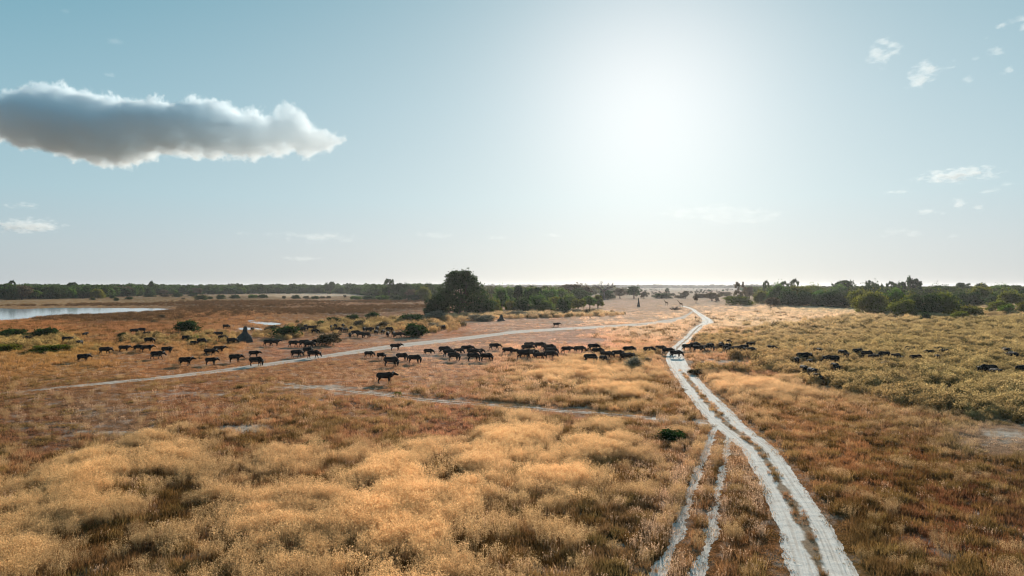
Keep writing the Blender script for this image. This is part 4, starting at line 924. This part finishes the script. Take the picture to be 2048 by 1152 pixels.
for k, (m, nm) in enumerate(((GREEN, 'green'), (DARKG, 'dark'), (OLIVE, 'olive'), (BROWN, 'brown'), (GREY, 'grey'))):
    variant('bush_%s_a' % nm, m, 6, 3.6, 'bush', .13, 2600, 10 + k); variant('bush_%s_b' % nm, m, 6, 3.2, 'bush', .13, 2600, 20 + k)
    if k < 4:
        variant('tree_%s_a' % nm, m, 10, 9, 'round', .24, 2600, 30 + k, .32); variant('tree_%s_b' % nm, m, 9, 10, 'tall', .24, 2600, 40 + k, .3)
variant('thicket_green', GREEN, 18, 9, 'bush', .25, 6500, 50, .35); variant('thicket_olive', OLIVE, 18, 9, 'bush', .25, 6500, 51, .35); variant('thicket_dark', DARKG, 18, 9, 'bush', .25, 6500, 52, .35)
variant('ragged_dark', DARKG, 11, 11, 'ragged', .26, 2000, 60, .35); variant('ragged_brown', BROWN, 9, 13, 'ragged', .24, 1900, 61, .4)
variant('parasol_dark', DARKG, 14, 11, 'flat', .28, 3000, 62, .4); variant('big_dark', DARKG, 28, 21, 'big', .33, 14000, 63, .8)
PLANTED = []
def plant(name, px, py, w_px, h_px, key, label, cat, group=None, turn=None):
    """stand a tree or bush of the kind key at photo px/row, w_px wide and h_px high there"""
    cm, tm, W_, H_ = VAR[key]; x, y = G(px, py); k = mpp(py)
    sx = w_px * k / W_; sz = h_px * k / H_
    root = bpy.data.objects.new(name, None) if tm else bpy.data.objects.new(name, cm)
    COL.objects.link(root); root.location = (x, y, 0); root.scale = (sx, sx, sz); root.rotation_euler = (0, 0, rng.random() * 6.28 if turn is None else turn)
    if tm: obj('crown', cm, root); obj('trunk', tm, root)
    tag(root, label, cat, group); return root
plant('broad_tree', 921, 630, 124, 89, 'big_dark', 'huge dark domed tree standing above every other tree left of centre', 'tree', None, 1.1)
ORD = ['first', 'second', 'third', 'fourth', 'fifth', 'sixth', 'seventh', 'eighth', 'ninth', 'tenth', 'eleventh', 'twelfth', 'thirteenth', 'fourteenth', 'fifteenth', 'sixteenth', 'seventeenth', 'eighteenth', 'nineteenth', 'twentieth',
       'twenty first', 'twenty second', 'twenty third', 'twenty fourth', 'twenty fifth', 'twenty sixth', 'twenty seventh', 'twenty eighth', 'twenty ninth', 'thirtieth', 'thirty first', 'thirty second', 'thirty third', 'thirty fourth', 'thirty fifth', 'thirty sixth', 'thirty seventh', 'thirty eighth']
def row(name, items, phrase, cat, group):
    """items: (px, row, width px, height px, kind); ordinals run from the left"""
    for n, (px, py, w, h, key) in enumerate(sorted(items)):
        plant(name, px, py, w, h, key, phrase % ORD[n], cat, group)
# bushes on the plain
for px, py, w, h, key, lb in (
    (375, 666, 62, 27, 'bush_dark_a', 'broad dark bush with twin humps on the orange grass left of the termite mound'),
    (745, 641, 34, 17, 'bush_dark_b', 'isolated dark dome shaped bush on orange grass left of the big tree'),
    (572, 675, 68, 23, 'bush_dark_b', 'sprawling dark green shrub right of the small pools'),
    (660, 691, 62, 28, 'bush_brown_a', 'round twiggy grey brown bush beside the buffalo cluster above the side track'),
    (706, 645, 40, 17, 'bush_dark_a', 'dark bush at the top of the shaded buffalo group'),
    (668, 647, 36, 13, 'bush_dark_b', 'low dark bush left of another above the shaded buffalo group'),
    (718, 657, 34, 18, 'bush_brown_b', 'leaning grey dark bush between shaded buffalo'),
    (768, 659, 34, 18, 'bush_brown_a', 'dull brown bush behind the bright buffalo rumps'),
    (640, 653, 34, 12, 'bush_dark_a', 'thin dark bush at the upper left of the shaded buffalo group'),
    (545, 663, 40, 13, 'bush_brown_b', 'low brown thicket on the bank right of the small pools'),
    (822, 646, 64, 18, 'bush_dark_b', 'long low grey green shrub running left from the big tree'),
    (874, 640, 50, 21, 'bush_grey_a', 'rounded grey green shrub at the left foot of the big tree'),
    (828, 674, 66, 29, 'bush_dark_a', 'wide green shrub sheltering a buffalo in its shade'),
    (866, 658, 34, 14, 'bush_grey_b', 'small grey shrub between the wide green shrub and the bare lawn'),
    (20, 677, 72, 19, 'bush_dark_b', 'dark shrub at the left frame edge below the lake'),
    (95, 676, 66, 22, 'bush_dark_a', 'dark rounded shrub at the left with yellow shrubs before it'),
    (58, 674, 24, 10, 'bush_brown_b', 'small brown shrub between the two dark shrubs at the left'),
    (100, 704, 92, 16, 'bush_olive_a', 'yellow green shrub patch below the dark rounded shrub at the left'),
    (20, 704, 56, 17, 'bush_olive_b', 'yellow green shrub at the left frame edge below the dark one'),
    (246, 676, 24, 12, 'bush_dark_a', 'compact dark shrub left of the knot of buffalo in yellow shrubs'),
    (315, 672, 18, 9, 'bush_dark_b', 'small dark shrub between the buffalo knot and the broad dark bush'),
    (388, 683, 30, 13, 'bush_olive_a', 'yellow leafy shrub in front of the broad dark bush'),
    (1266, 737, 44, 26, 'bush_grey_a', 'pale sage shrub in front of the buffalo left of the sand track'),
    (1294, 727, 26, 13, 'bush_grey_b', 'small pale shrub left of the sand track before a walking buffalo'),
    (1342, 882, 80, 24, 'bush_dark_a', 'low dark green bush left of the sand track where the old ruts join'),
    (1392, 749, 40, 12, 'bush_brown_a', 'reddish brown low shrub right of the sand track below the cattle crossing'),
    (1443, 737, 24, 7, 'bush_brown_b', 'smaller reddish shrub right of another below the cattle crossing'),
    (795, 792, 22, 8, 'bush_olive_b', 'tiny green tuft bush on the bare lawn below the nearest buffalo'),
    (1852, 645, 24, 21, 'bush_dark_a', 'upright small dark bush standing out in front of the right thicket'),
    (630, 892, 60, 11, 'bush_dark_b', 'low dark green clump in the golden grass below the salt patch'),
    (1030, 634, 60, 13, 'bush_grey_a', 'pale grey shrub right of the squat termite mound'),
    (962, 642, 70, 14, 'bush_grey_b', 'pale grey shrub left of the squat termite mound'),
    (1068, 634, 44, 10, 'bush_grey_a', 'pale low shrub under the middle of the green thicket'),
    (1182, 629, 42, 12, 'bush_brown_b', 'purplish grey shrub at the right end of the green thicket'),
    (1152, 628, 34, 11, 'bush_grey_b', 'dull grey shrub below the right part of the green thicket')):
    plant('shrub', px, py, w, h, key, lb, 'shrub', 'shrubs standing on the plain')
# green thicket right of the big tree
row('thicket_tree', [(985, 625, 44, 30, 'bush_olive_a'), (962, 630, 70, 36, 'thicket_dark'), (872, 630, 60, 34, 'thicket_dark'), (1003, 621, 50, 42, 'tree_green_b'), (1022, 625, 30, 24, 'bush_olive_b'), (1036, 616, 40, 46, 'tree_dark_b'), (1044, 626, 46, 32, 'thicket_dark'),
    (1066, 618, 44, 46, 'tree_dark_a'), (1075, 624, 44, 36, 'thicket_green'), (1093, 625, 38, 30, 'bush_green_a'), (1098, 612, 48, 36, 'thicket_green'), (1112, 622, 40, 30, 'tree_olive_a'), (1126, 628, 38, 34, 'bush_dark_a'), (1138, 618, 40, 30, 'thicket_green'),
    (1156, 622, 36, 26, 'tree_olive_a'), (1160, 606, 60, 30, 'thicket_dark'), (1180, 619, 34, 28, 'tree_green_a'), (1196, 616, 32, 30, 'tree_olive_b'), (1122, 606, 56, 30, 'thicket_green'), (1060, 606, 60, 30, 'thicket_green'), (1010, 607, 60, 36, 'thicket_green')],
    '%s tree from the left in the green thicket beside the big tree', 'tree', 'green thicket right of the big tree')
for px, py, w, h, key, lb in (
    (1150, 600, 70, 34, 'tree_brown_a', 'broad brown grey bare tree behind the green thicket'), (1212, 599, 42, 22, 'thicket_dark', 'dark rounded tree below the bare white branched crown'),
    (1240, 597, 30, 22, 'tree_brown_a', 'soft brown round tree left of the dense dark round tree'), (1268, 597, 34, 26, 'tree_dark_a', 'dense dark round tree above the tall termite spire'),
    (1288, 597, 24, 15, 'tree_brown_b', 'small grey tree right of the dense dark round tree'), (1325, 597, 46, 11, 'bush_dark_a', 'flat wide dark shrub on the pale distant plain'),
    (1334, 590, 16, 14, 'tree_dark_b', 'ragged upright little tree above the flat wide dark shrub'), (1371, 597, 15, 16, 'tree_brown_a', 'lone small round tree on the pale plain above the giraffes'),
    (1360, 597, 26, 7, 'bush_brown_a', 'low shrub beside the lone small round tree'), (1392, 606, 12, 20, 'tree_brown_a', 'slender small tree with visible trunk right of the giraffes'),
    (1424, 602, 34, 18, 'tree_brown_a', 'wide brown thorn tree right of the slender small tree'), (1434, 605, 14, 10, 'tree_brown_b', 'short tree at the right foot of the wide brown thorn tree'),
    (1403, 596, 30, 9, 'bush_brown_b', 'low brown shrub behind the slender small tree'), (1450, 591, 30, 8, 'bush_brown_a', 'low brown shrub left of the tall ragged tree'),
    (1403, 582, 5, 4, 'tree_dark_a', 'tiny dark tree far out on the pale plain, left one of three'), (1419, 584, 7, 5, 'tree_dark_a', 'tiny dark tree far out on the pale plain, middle one of three'), (1446, 583, 8, 4, 'tree_dark_b', 'tiny dark tree far out on the pale plain, right one of three'),
    (1481, 609, 26, 48, 'ragged_brown', 'tall ragged tree rising from bushes left of the right tree line'), (1476, 610, 70, 20, 'bush_olive_a', 'olive bush round the foot of the tall ragged tree'), (1499, 598, 26, 26, 'tree_brown_b', 'thin brown tree just right of the tall ragged tree')):
    plant('savanna_tree', px, py, w, h, key, lb, 'tree', 'scattered trees in the middle distance')
# bare branched tree
rr = random.Random(12); parts = [tube([(0, 0, -.1), (.1, 0, 3), (0, 0, 6.5)], [.7, .55, .45], 8)]
def fork(p, d, l, r, n):
    e = p + d * l; m2 = p + d * l * .5 + Vector((rr.uniform(-1, 1), rr.uniform(-1, 1), .2)) * l * .1
    parts.append(tube([p, m2, e], [r, r * .8, r * .55], 6))
    if n:
        for _ in range(3):
            fork(e, (d + Vector((rr.uniform(-1, 1), rr.uniform(-1, 1), rr.uniform(-.15, .6))) * .75).normalized(), l * .68, r * .5, n - 1)
for k in range(5): fork(Vector((0, 0, 6.0)), Vector((math.cos(k * 1.3) * 1.1, math.sin(k * 1.3) * 1.1, .7)).normalized(), 3.6, .5, 3)
V, Fc = join(parts); x, y = G(1208, 600); bt = obj('bare_tree', new_mesh('bare_tree', V, Fc, mat('pale_bark', .9, .1)[0], True), None, (x, y, 0), 0, (1.5, 1.5, 1.35))
bt.data.materials[0].node_tree.nodes['Principled BSDF'].inputs['Base Color'].default_value = (.11, .085, .075, 1)
tag(bt, 'leafless tree with spreading bare branches against the sky right of the green thicket', 'bare tree')
# right tree line
row('thicket_tree', [(1524, 607, 40, 26, 'thicket_olive'), (1545, 613, 36, 20, 'bush_brown_a'), (1556, 608, 54, 42, 'thicket_green'), (1580, 612, 70, 34, 'thicket_dark'), (1600, 606, 46, 36, 'tree_olive_a'), (1612, 612, 50, 32, 'thicket_dark'), (1640, 612, 62, 32, 'thicket_green'), (1662, 614, 70, 34, 'thicket_dark'),
    (1690, 615, 60, 32, 'thicket_dark'), (1715, 616, 50, 38, 'thicket_olive'), (1742, 628, 84, 46, 'thicket_olive'), (1768, 626, 60, 40, 'thicket_dark'), (1792, 622, 60, 46, 'thicket_green'), (1808, 634, 62, 36, 'thicket_olive'), (1822, 630, 46, 42, 'thicket_olive'),
    (1846, 633, 76, 50, 'thicket_dark'), (1880, 632, 80, 48, 'thicket_olive'), (1902, 628, 56, 40, 'thicket_dark'), (1920, 641, 44, 20, 'bush_olive_a'), (1940, 633, 56, 22, 'bush_olive_b'), (1936, 612, 60, 30, 'thicket_dark'), (1962, 608, 60, 36, 'thicket_olive'), (1992, 612, 50, 26, 'thicket_dark'),
    (1994, 625, 44, 26, 'bush_olive_a'), (2014, 628, 40, 22, 'bush_green_a'), (2022, 615, 60, 34, 'thicket_olive'), (2050, 625, 34, 20, 'bush_olive_b'), (2060, 612, 60, 38, 'thicket_dark'), (2110, 622, 80, 44, 'thicket_olive'), (1626, 601, 60, 32, 'thicket_olive'), (1680, 601, 60, 32, 'thicket_green'), (1740, 603, 60, 36, 'thicket_dark'), (1880, 600, 60, 30, 'thicket_dark'), (2000, 598, 70, 28, 'thicket_green')],
    '%s tree or bush from the left in the right tree line', 'tree', 'right hand tree line')
for px, py, w, h, key, lb in (
    (1532, 604, 16, 44, 'ragged_dark', 'sparse clumped crown poking up at the left end of the right tree line'), (1568, 600, 26, 38, 'ragged_dark', 'dark crown above the tree line, left neighbour of the open branched one'), (1589, 602, 22, 45, 'ragged_dark', 'open branched crown with sky showing through above the right tree line'),
    (1672, 600, 30, 35, 'ragged_dark', 'thin spreading crown left of the dark emergent crown'), (1692, 600, 44, 42, 'tree_dark_a', 'dark emergent crown over the middle of the right tree line'), (1738, 600, 24, 40, 'ragged_dark', 'dark pointed crown between two emergent crowns at right'),
    (1754, 600, 26, 36, 'tree_dark_a', 'dense low crown right of the dark pointed crown'), (1782, 600, 24, 38, 'ragged_dark', 'small clumped crown left of the tall parasol tree'), (1800, 600, 22, 39, 'tree_dark_a', 'dark crown tucked under the left side of the tall parasol tree'),
    (1824, 600, 44, 50, 'parasol_dark', 'tallest parasol shaped tree standing above the right tree line'), (1886, 598, 34, 29, 'tree_dark_a', 'grey green crown right of the tall parasol tree'), (1925, 598, 40, 33, 'ragged_dark', 'feathery topped crown far right of the tall parasol tree'),
    (1962, 598, 40, 32, 'tree_dark_b', 'pointed dark crown third from the right edge of the tree line'), (2000, 596, 40, 28, 'tree_dark_a', 'round dark crown second from the right edge of the tree line'), (2040, 596, 44, 27, 'tree_dark_a', 'round dark crown at the right edge of the tree line')):
    plant('emergent_tree', px, py, w, h, key, lb, 'tree', 'emergent crowns of the right tree line')
# left tree line behind the lake and the plain: the front rank as single trees
fr = []
r2 = np.random.default_rng(5)
def top_px(px): return np.interp(px, [-60, 0, 60, 150, 260, 340, 420, 520, 640, 760, 860], [568, 566, 565, 567, 568, 571, 573, 574, 573, 568, 570])
def base_px(px): return np.interp(px, [-60, 0, 120, 200, 260, 330, 500, 560, 700, 760, 860], [600, 599.5, 597.5, 597, 594, 590, 588.5, 587.5, 588, 595, 602])
for k, px in enumerate(np.linspace(-30, 856, 36)):
    b = base_px(px) + r2.uniform(-2, .6); h = (b - top_px(px)) * r2.uniform(.55, .95)
    fr.append((float(px + r2.uniform(-9, 9)), float(b), float(h * r2.uniform(1.1, 1.9)), float(h), ['thicket_green', 'thicket_dark', 'tree_green_a', 'thicket_olive', 'tree_dark_a', 'thicket_dark', 'tree_brown_a'][r2.integers(0, 7)]))
row('woodland_tree', fr, '%s tree from the left along the front of the left tree line', 'tree', 'front rank of the left tree line')
for px, py, w, h, key, lb in (
    (24, 597, 16, 37, 'ragged_dark', 'tall open crown above the left tree line near the left edge'), (145, 595, 26, 31, 'ragged_dark', 'tufted crown above the left tree line over the lake middle'), (302, 590, 20, 28, 'tree_dark_b', 'dark peaked crown above the left tree line right of the lake end'),
    (660, 588, 24, 26, 'tree_dark_a', 'dark domed crown above the left tree line left of the open parasol'), (778, 597, 28, 40, 'ragged_dark', 'open parasol crown against the sky left of the big tree'), (808, 597, 40, 33, 'tree_dark_a', 'dark spreading crown between the open parasol and the big tree'), (850, 600, 44, 35, 'tree_dark_a', 'dark tree touching the left side of the big tree')):
    plant('emergent_tree', px, py, w, h, key, lb, 'tree', 'emergent crowns of the left tree line')
row('shrub', [(592, 597.5, 22, 8, 'bush_dark_a'), (568, 598, 9, 7, 'bush_brown_a'), (612, 597.5, 16, 6, 'bush_brown_b'), (630, 598, 20, 6, 'bush_dark_b'), (645, 597, 14, 5, 'bush_brown_a'), (658, 596.5, 12, 5, 'bush_brown_b'), (712, 599, 30, 8, 'bush_green_a'), (738, 600, 34, 9, 'bush_dark_a'), (765, 601, 36, 11, 'bush_green_b'), (795, 601, 34, 11, 'bush_dark_a'), (826, 601.5, 32, 12, 'bush_dark_b'),
    (232, 602, 13, 8, 'bush_dark_a'), (225, 597, 14, 8, 'bush_dark_b'), (258, 599, 18, 6, 'bush_dark_a'), (300, 594, 28, 7, 'bush_dark_b'), (330, 594, 24, 6, 'bush_brown_a'), (354, 594.5, 26, 9, 'bush_dark_a'), (385, 593, 22, 8, 'bush_dark_a'), (402, 600, 30, 10, 'bush_dark_b'), (420, 598.5, 14, 6, 'bush_dark_a'), (442, 598.5, 22, 9, 'bush_dark_b'), (470, 597, 24, 8, 'bush_dark_a'), (505, 596, 24, 8, 'bush_green_a'), (525, 596, 24, 8, 'bush_dark_a'), (366, 599, 9, 4, 'bush_brown_a'), (185, 600, 14, 4, 'bush_dark_b'),
    (308, 646, 18, 6, 'bush_brown_a'), (325, 636, 14, 7, 'bush_brown_b')],
    '%s shrub from the left before the left tree line', 'shrub', 'shrubs before the left tree line')
def far_wood():
    X, Y, Sx, Sz, C_ = [], [], [], [], []
    def band(n, p0, p1, d0, d1, h0, h1, keepf, colr):
        y = np.exp(r2.uniform(np.log(d0), np.log(d1), n)); px = r2.uniform(p0, p1, n); x = (px - 1024) / F * y
        k = keepf(px, y); x, y = x[k], y[k]; m = len(x)
        h = r2.uniform(h0, h1, m) * (.7 + .6 * fbm(x * .01, y * .01, 3)); w = h * r2.uniform(.9, 1.6, m)
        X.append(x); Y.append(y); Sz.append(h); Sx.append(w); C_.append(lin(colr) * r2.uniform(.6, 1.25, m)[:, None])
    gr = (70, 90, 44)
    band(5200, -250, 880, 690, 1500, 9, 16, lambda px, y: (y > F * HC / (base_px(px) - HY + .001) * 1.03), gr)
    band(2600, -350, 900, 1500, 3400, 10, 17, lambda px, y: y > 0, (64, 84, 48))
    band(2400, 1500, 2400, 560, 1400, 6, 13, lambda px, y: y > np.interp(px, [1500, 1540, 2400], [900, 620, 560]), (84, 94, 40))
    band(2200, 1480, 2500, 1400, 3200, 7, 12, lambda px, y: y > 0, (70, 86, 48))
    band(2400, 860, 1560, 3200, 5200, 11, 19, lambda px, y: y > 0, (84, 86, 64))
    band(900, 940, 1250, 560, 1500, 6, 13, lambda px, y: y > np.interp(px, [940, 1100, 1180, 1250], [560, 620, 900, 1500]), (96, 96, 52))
    band(500, 1230, 1500, 800, 3000, 2, 5, lambda px, y: vnoise(px * .02, y * .004) > .5, (110, 100, 80))
    x = np.concatenate(X); y = np.concatenate(Y)
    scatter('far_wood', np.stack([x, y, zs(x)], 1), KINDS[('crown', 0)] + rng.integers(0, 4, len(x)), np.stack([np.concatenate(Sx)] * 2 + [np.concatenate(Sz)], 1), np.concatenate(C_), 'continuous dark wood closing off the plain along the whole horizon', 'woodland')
far_wood()

# ------------------------------------------------------------------ clouds: real volumes far off, above the haze
CD = 2600.0; CK = CD / F                                   # metres per photo px at the clouds' distance
def cloud_mat(name, dens_, soft, big=False):
    m = bpy.data.materials.new(name); m.use_nodes = True; T = m.node_tree; T.nodes.clear()
    out = T.nodes.new('ShaderNodeOutputMaterial'); pv = T.nodes.new('ShaderNodeVolumePrincipled'); T.links.new(pv.outputs[0], out.inputs['Volume'])
    pv.inputs['Color'].default_value = (.935, .975, .995, 1); pv.inputs['Anisotropy'].default_value = .2
    return m, T, pv
TOPX = [(-160,205),(-60,192),(0,187),(25,184),(50,180),(85,172),(110,170),(135,172),(170,180),(205,187),(250,195),(290,196),(330,196),(368,205),(375,194),(405,193),(440,199),(480,211),(490,218),(520,220),(545,222),(557,211),(580,210),(605,218),(615,236),(640,252),(672,264),(690,276)]
BOTX = [(-160,280),(-60,284),(0,288),(25,293),(45,301),(105,309),(115,318),(133,324),(150,321),(205,331),(255,331),(300,316),(360,313),(412,313),(420,322),(470,320),(505,325),(560,316),(590,307),(610,318),(635,315),(662,305),(690,278)]
def big_cloud():
    x0, x1 = -180.0, 700.0; z0 = 260.0                     # local frame in photo px, centred on (260, 260)
    m, T, pv = cloud_mat('thick_cloud', 1, 1, True)
    tcn = T.nodes.new('ShaderNodeTexCoord'); co = tcn.outputs['Object']
    def nz(scale, det, rough):
        n = T.nodes.new('ShaderNodeTexNoise'); n.inputs['Scale'].default_value = scale; n.inputs['Detail'].default_value = det; n.inputs['Roughness'].default_value = rough
        T.links.new(co, n.inputs['Vector']); return n
    wob = nz(.035, 2, .5)
    sp = T.nodes.new('ShaderNodeSeparateXYZ'); T.links.new(co, sp.inputs[0]); x, y, z = sp.outputs
    def curve(pts):
        n = T.nodes.new('ShaderNodeFloatCurve'); c = n.mapping.curves[0]; n.mapping.use_clip = False
        P_ = [((p[0] - x0) / (x1 - x0), (z0 - p[1] + 120) / 240) for p in pts]
        while len(c.points) < len(P_): c.points.new(.5, .5)
        for q, (a, b) in zip(c.points, P_): q.location = (a, b); q.handle_type = 'VECTOR'
        n.mapping.update()
        T.links.new(math_node(T, 'DIVIDE', math_node(T, 'ADD', x, 260 - x0), x1 - x0), n.inputs['Value'])
        return math_node(T, 'SUBTRACT', math_node(T, 'MULTIPLY', n.outputs[0], 240), 120)
    tp, bt_ = curve(TOPX), curve(BOTX)
    d = math_node(T, 'MINIMUM', math_node(T, 'SUBTRACT', tp, z), math_node(T, 'SUBTRACT', z, bt_))
    # flat lens in depth: thin towards the near and far rims
    yy = math_node(T, 'DIVIDE', y, 110.0)
    d = math_node(T, 'SUBTRACT', d, math_node(T, 'MULTIPLY', math_node(T, 'MULTIPLY', yy, yy), 70.0))
    n1 = nz(.026, 8, .62); n2 = nz(.11, 6, .7)
    d = math_node(T, 'ADD', d, math_node(T, 'MULTIPLY', math_node(T, 'SUBTRACT', n1.outputs['Fac'], .5), 84.0))
    d = math_node(T, 'ADD', d, math_node(T, 'MULTIPLY', math_node(T, 'SUBTRACT', n2.outputs['Fac'], .5), 46.0))
    thin = math_node(T, 'DIVIDE', math_node(T, 'ADD', x, -90.0), 330.0, clamp=True)      # broken and thin towards its tail
    d = math_node(T, 'SUBTRACT', d, math_node(T, 'MULTIPLY', math_node(T, 'MULTIPLY', thin, math_node(T, 'MULTIPLY', yy, yy)), 150.0))
    dn = math_node(T, 'DIVIDE', math_node(T, 'SUBTRACT', d, 5.0), 6.5, clamp=True)
    dn = math_node(T, 'MULTIPLY', dn, math_node(T, 'SUBTRACT', 1.0, math_node(T, 'MULTIPLY', thin, .45)))
    T.links.new(math_node(T, 'MULTIPLY', dn, .028), pv.inputs['Density'])
    # shell: the outline with a margin, lens shaped in depth
    xs = np.linspace(-178, 698, 60); t = np.interp(xs, [p[0] for p in TOPX], [p[1] for p in TOPX]) - 12; b = np.interp(xs, [p[0] for p in BOTX], [p[1] for p in BOTX]) + 12
    V, Fc = [], []; seg = 24
    for i, q in enumerate(xs):
        c = (t[i] + b[i]) / 2; h = (b[i] - t[i]) / 2
        for k in range(seg):
            a = 6.283 * k / seg; V.append((q - 260, math.sin(a) * 175 * min(1, h / 50), z0 - c + math.copysign(abs(math.cos(a)) ** .6, math.cos(a)) * h))
    for i in range(len(xs) - 1):
        for k in range(seg):
            k2 = (k + 1) % seg; Fc.append((i * seg + k, (i + 1) * seg + k, (i + 1) * seg + k2, i * seg + k2))
    Fc.append(tuple(range(seg))); Fc.append(tuple(reversed(range((len(xs) - 1) * seg, len(xs) * seg))))
    m.cycles.volume_step_rate = .06; me = new_mesh('thick_cloud', V, Fc, m)
    o = obj('cloud', me, None, ((260 - 1024) * CK, CD, HC + (HY - 260) * CK), 0, (CK, CK, CK))
    tag(o, 'large long grey cloud with bright rims at the upper left', 'cloud'); return m
big_m = big_cloud()
def small_mat(name, peak, ns):
    m, T, pv = cloud_mat(name, 1, 1)
    tcn = T.nodes.new('ShaderNodeTexCoord'); oi = T.nodes.new('ShaderNodeObjectInfo'); geo = T.nodes.new('ShaderNodeNewGeometry')
    ln = T.nodes.new('ShaderNodeVectorMath'); ln.operation = 'LENGTH'; T.links.new(tcn.outputs['Object'], ln.inputs[0])
    n = T.nodes.new('ShaderNodeTexNoise'); n.inputs['Scale'].default_value = ns; n.inputs['Detail'].default_value = 6; n.inputs['Roughness'].default_value = .6
    sc = T.nodes.new('ShaderNodeVectorMath'); sc.operation = 'MULTIPLY'; T.links.new(geo.outputs['Position'], sc.inputs[0]); sc.inputs[1].default_value = (.7, .7, 1.5); T.links.new(sc.outputs[0], n.inputs['Vector'])
    d = math_node(T, 'SUBTRACT', .5, ln.outputs['Value'])
    d = math_node(T, 'ADD', d, math_node(T, 'MULTIPLY', math_node(T, 'SUBTRACT', n.outputs['Fac'], .5), 4.2))
    dn = math_node(T, 'MULTIPLY', math_node(T, 'MULTIPLY', d, 1.5, clamp=True), peak)
    # nothing at the shell itself
    fade = math_node(T, 'MULTIPLY', math_node(T, 'SUBTRACT', 1.0, ln.outputs['Value']), 4.0, clamp=True)
    T.links.new(math_node(T, 'MULTIPLY', dn, fade), pv.inputs['Density']); m.cycles.volume_step_rate = .15; return m
SM = {'a': small_mat('small_cloud', .02, .026), 'b': small_mat('wispy_cloud', .011, .026), 'c': small_mat('faint_cloud', .0038, .018)}
bm = bmesh.new(); bmesh.ops.create_icosphere(bm, subdivisions=3, radius=1.0); SPH = {}
for k in SM:
    me = bpy.data.meshes.new('cloud_' + k); bm.to_mesh(me); me.materials.append(SM[k]); SPH[k] = me
bm.free()
for px, py, w, h, k, tilt, lb in (
    (1768, 104, 76, 58, 'a', 20, 'broken white puff, leftmost of the upper right clouds'), (1846, 150, 80, 54, 'a', 28, 'brightest solid puff low in the upper right clouds'), (1911, 128, 48, 24, 'a', 22, 'small slanting puff right of the brightest puff'),
    (1952, 118, 34, 14, 'b', 18, 'thin dash of cloud between two puffs at the upper right'), (1990, 107, 44, 28, 'b', 10, 'hazy puff near the right edge of the upper right clouds'), (2015, 141, 38, 20, 'a', 5, 'small puff lowest at the right edge of the upper right clouds'),
    (1937, 160, 26, 18, 'b', 10, 'tiny wisp under the slanting puff at the upper right'), (2020, 46, 88, 20, 'a', 22, 'slanting streak of cloud in the top right corner'), (2042, 57, 40, 22, 'a', 15, 'puff below the slanting streak in the top right corner'), (1972, 76, 16, 9, 'b', 0, 'tiny dot of cloud left of the top right streak'),
    (1918, 350, 190, 32, 'a', 3, 'long flat white cloud, the largest at mid height on the right'), (1796, 384, 82, 11, 'b', 0, 'thin lens of cloud left below the long flat white cloud'), (1918, 407, 48, 22, 'a', -8, 'little humped grey white cloud below the long flat one'), (1956, 414, 34, 11, 'b', -8, 'thin tail of cloud right of the little humped one'),
    (1857, 424, 80, 16, 'b', 0, 'low oblong cloud left of the little humped one'), (1805, 467, 110, 24, 'c', -3, 'faint drawn out cloud lowest on the right'), (1907, 473, 44, 10, 'c', 0, 'faint small cloud right of the lowest one on the right'), (1984, 381, 66, 10, 'b', 2, 'thin wisp right below the long flat white cloud'), (2010, 368, 70, 14, 'b', 4, 'ragged wisp at the right tail of the long flat cloud'),
    (1446, 428, 300, 44, 'c', -2, 'faint grey cloud bank below the sun glow'), (52, 452, 190, 34, 'a', 2, 'low grey and white cumulus at the left edge above the trees'), (42, 411, 90, 15, 'b', 0, 'flat pale wisp above the low cumulus at the left edge'), (214, 150, 36, 14, 'b', -5, 'tiny pale wisp above the large grey cloud'),
    (630, 474, 210, 28, 'c', -2, 'long faint grey cloud low left of centre'), (505, 468, 80, 12, 'c', 0, 'faint streak left of the long faint grey cloud'), (870, 470, 100, 16, 'c', -6, 'faint wisp right of the long faint grey cloud'), (590, 517, 130, 16, 'c', 0, 'barely visible low cloud under the long faint grey cloud'), (1000, 475, 60, 9, 'c', 0, 'barely visible streak low at centre'),
    (131, 22, 26, 12, 'c', 0, 'faint fleck of cloud at the top left'), (230, 82, 46, 20, 'c', 0, 'faint smudge of cloud above the left wisp'), (66, 168, 20, 12, 'b', 30, 'little fleck just above the large grey cloud'), (1100, 470, 70, 10, 'c', 0, 'barely visible streak right of centre low')):
    dd = CD * (1.0 if py < 200 else 1.25); kk = dd / F
    o = obj('cloud', SPH[k], None, ((px - 1024) * kk, dd, HC + (HY - py) * kk), 0, (w / 2 * 1.1 * kk, max(w * .3, h * .6) * kk, h / 2 * 1.2 * kk)); o.rotation_euler = (0, -math.radians(tilt), 0)
    tag(o, lb, 'cloud', 'small scattered clouds')

# ------------------------------------------------------------------ haze: the dusty air over the plain
hz = bpy.data.materials.new('haze'); hz.use_nodes = True; T = hz.node_tree; T.nodes.clear()
out = T.nodes.new('ShaderNodeOutputMaterial'); pv = T.nodes.new('ShaderNodeVolumePrincipled'); T.links.new(pv.outputs[0], out.inputs['Volume'])
pv.inputs['Color'].default_value = (.93, .95, 1.0, 1); pv.inputs['Density'].default_value = .000042; pv.inputs['Anisotropy'].default_value = .55
V, Fc = box(-7100, 7100, -7100, 7100, -1.2, 26)
obj('haze', new_mesh('haze', V, Fc, hz), kind='stuff')
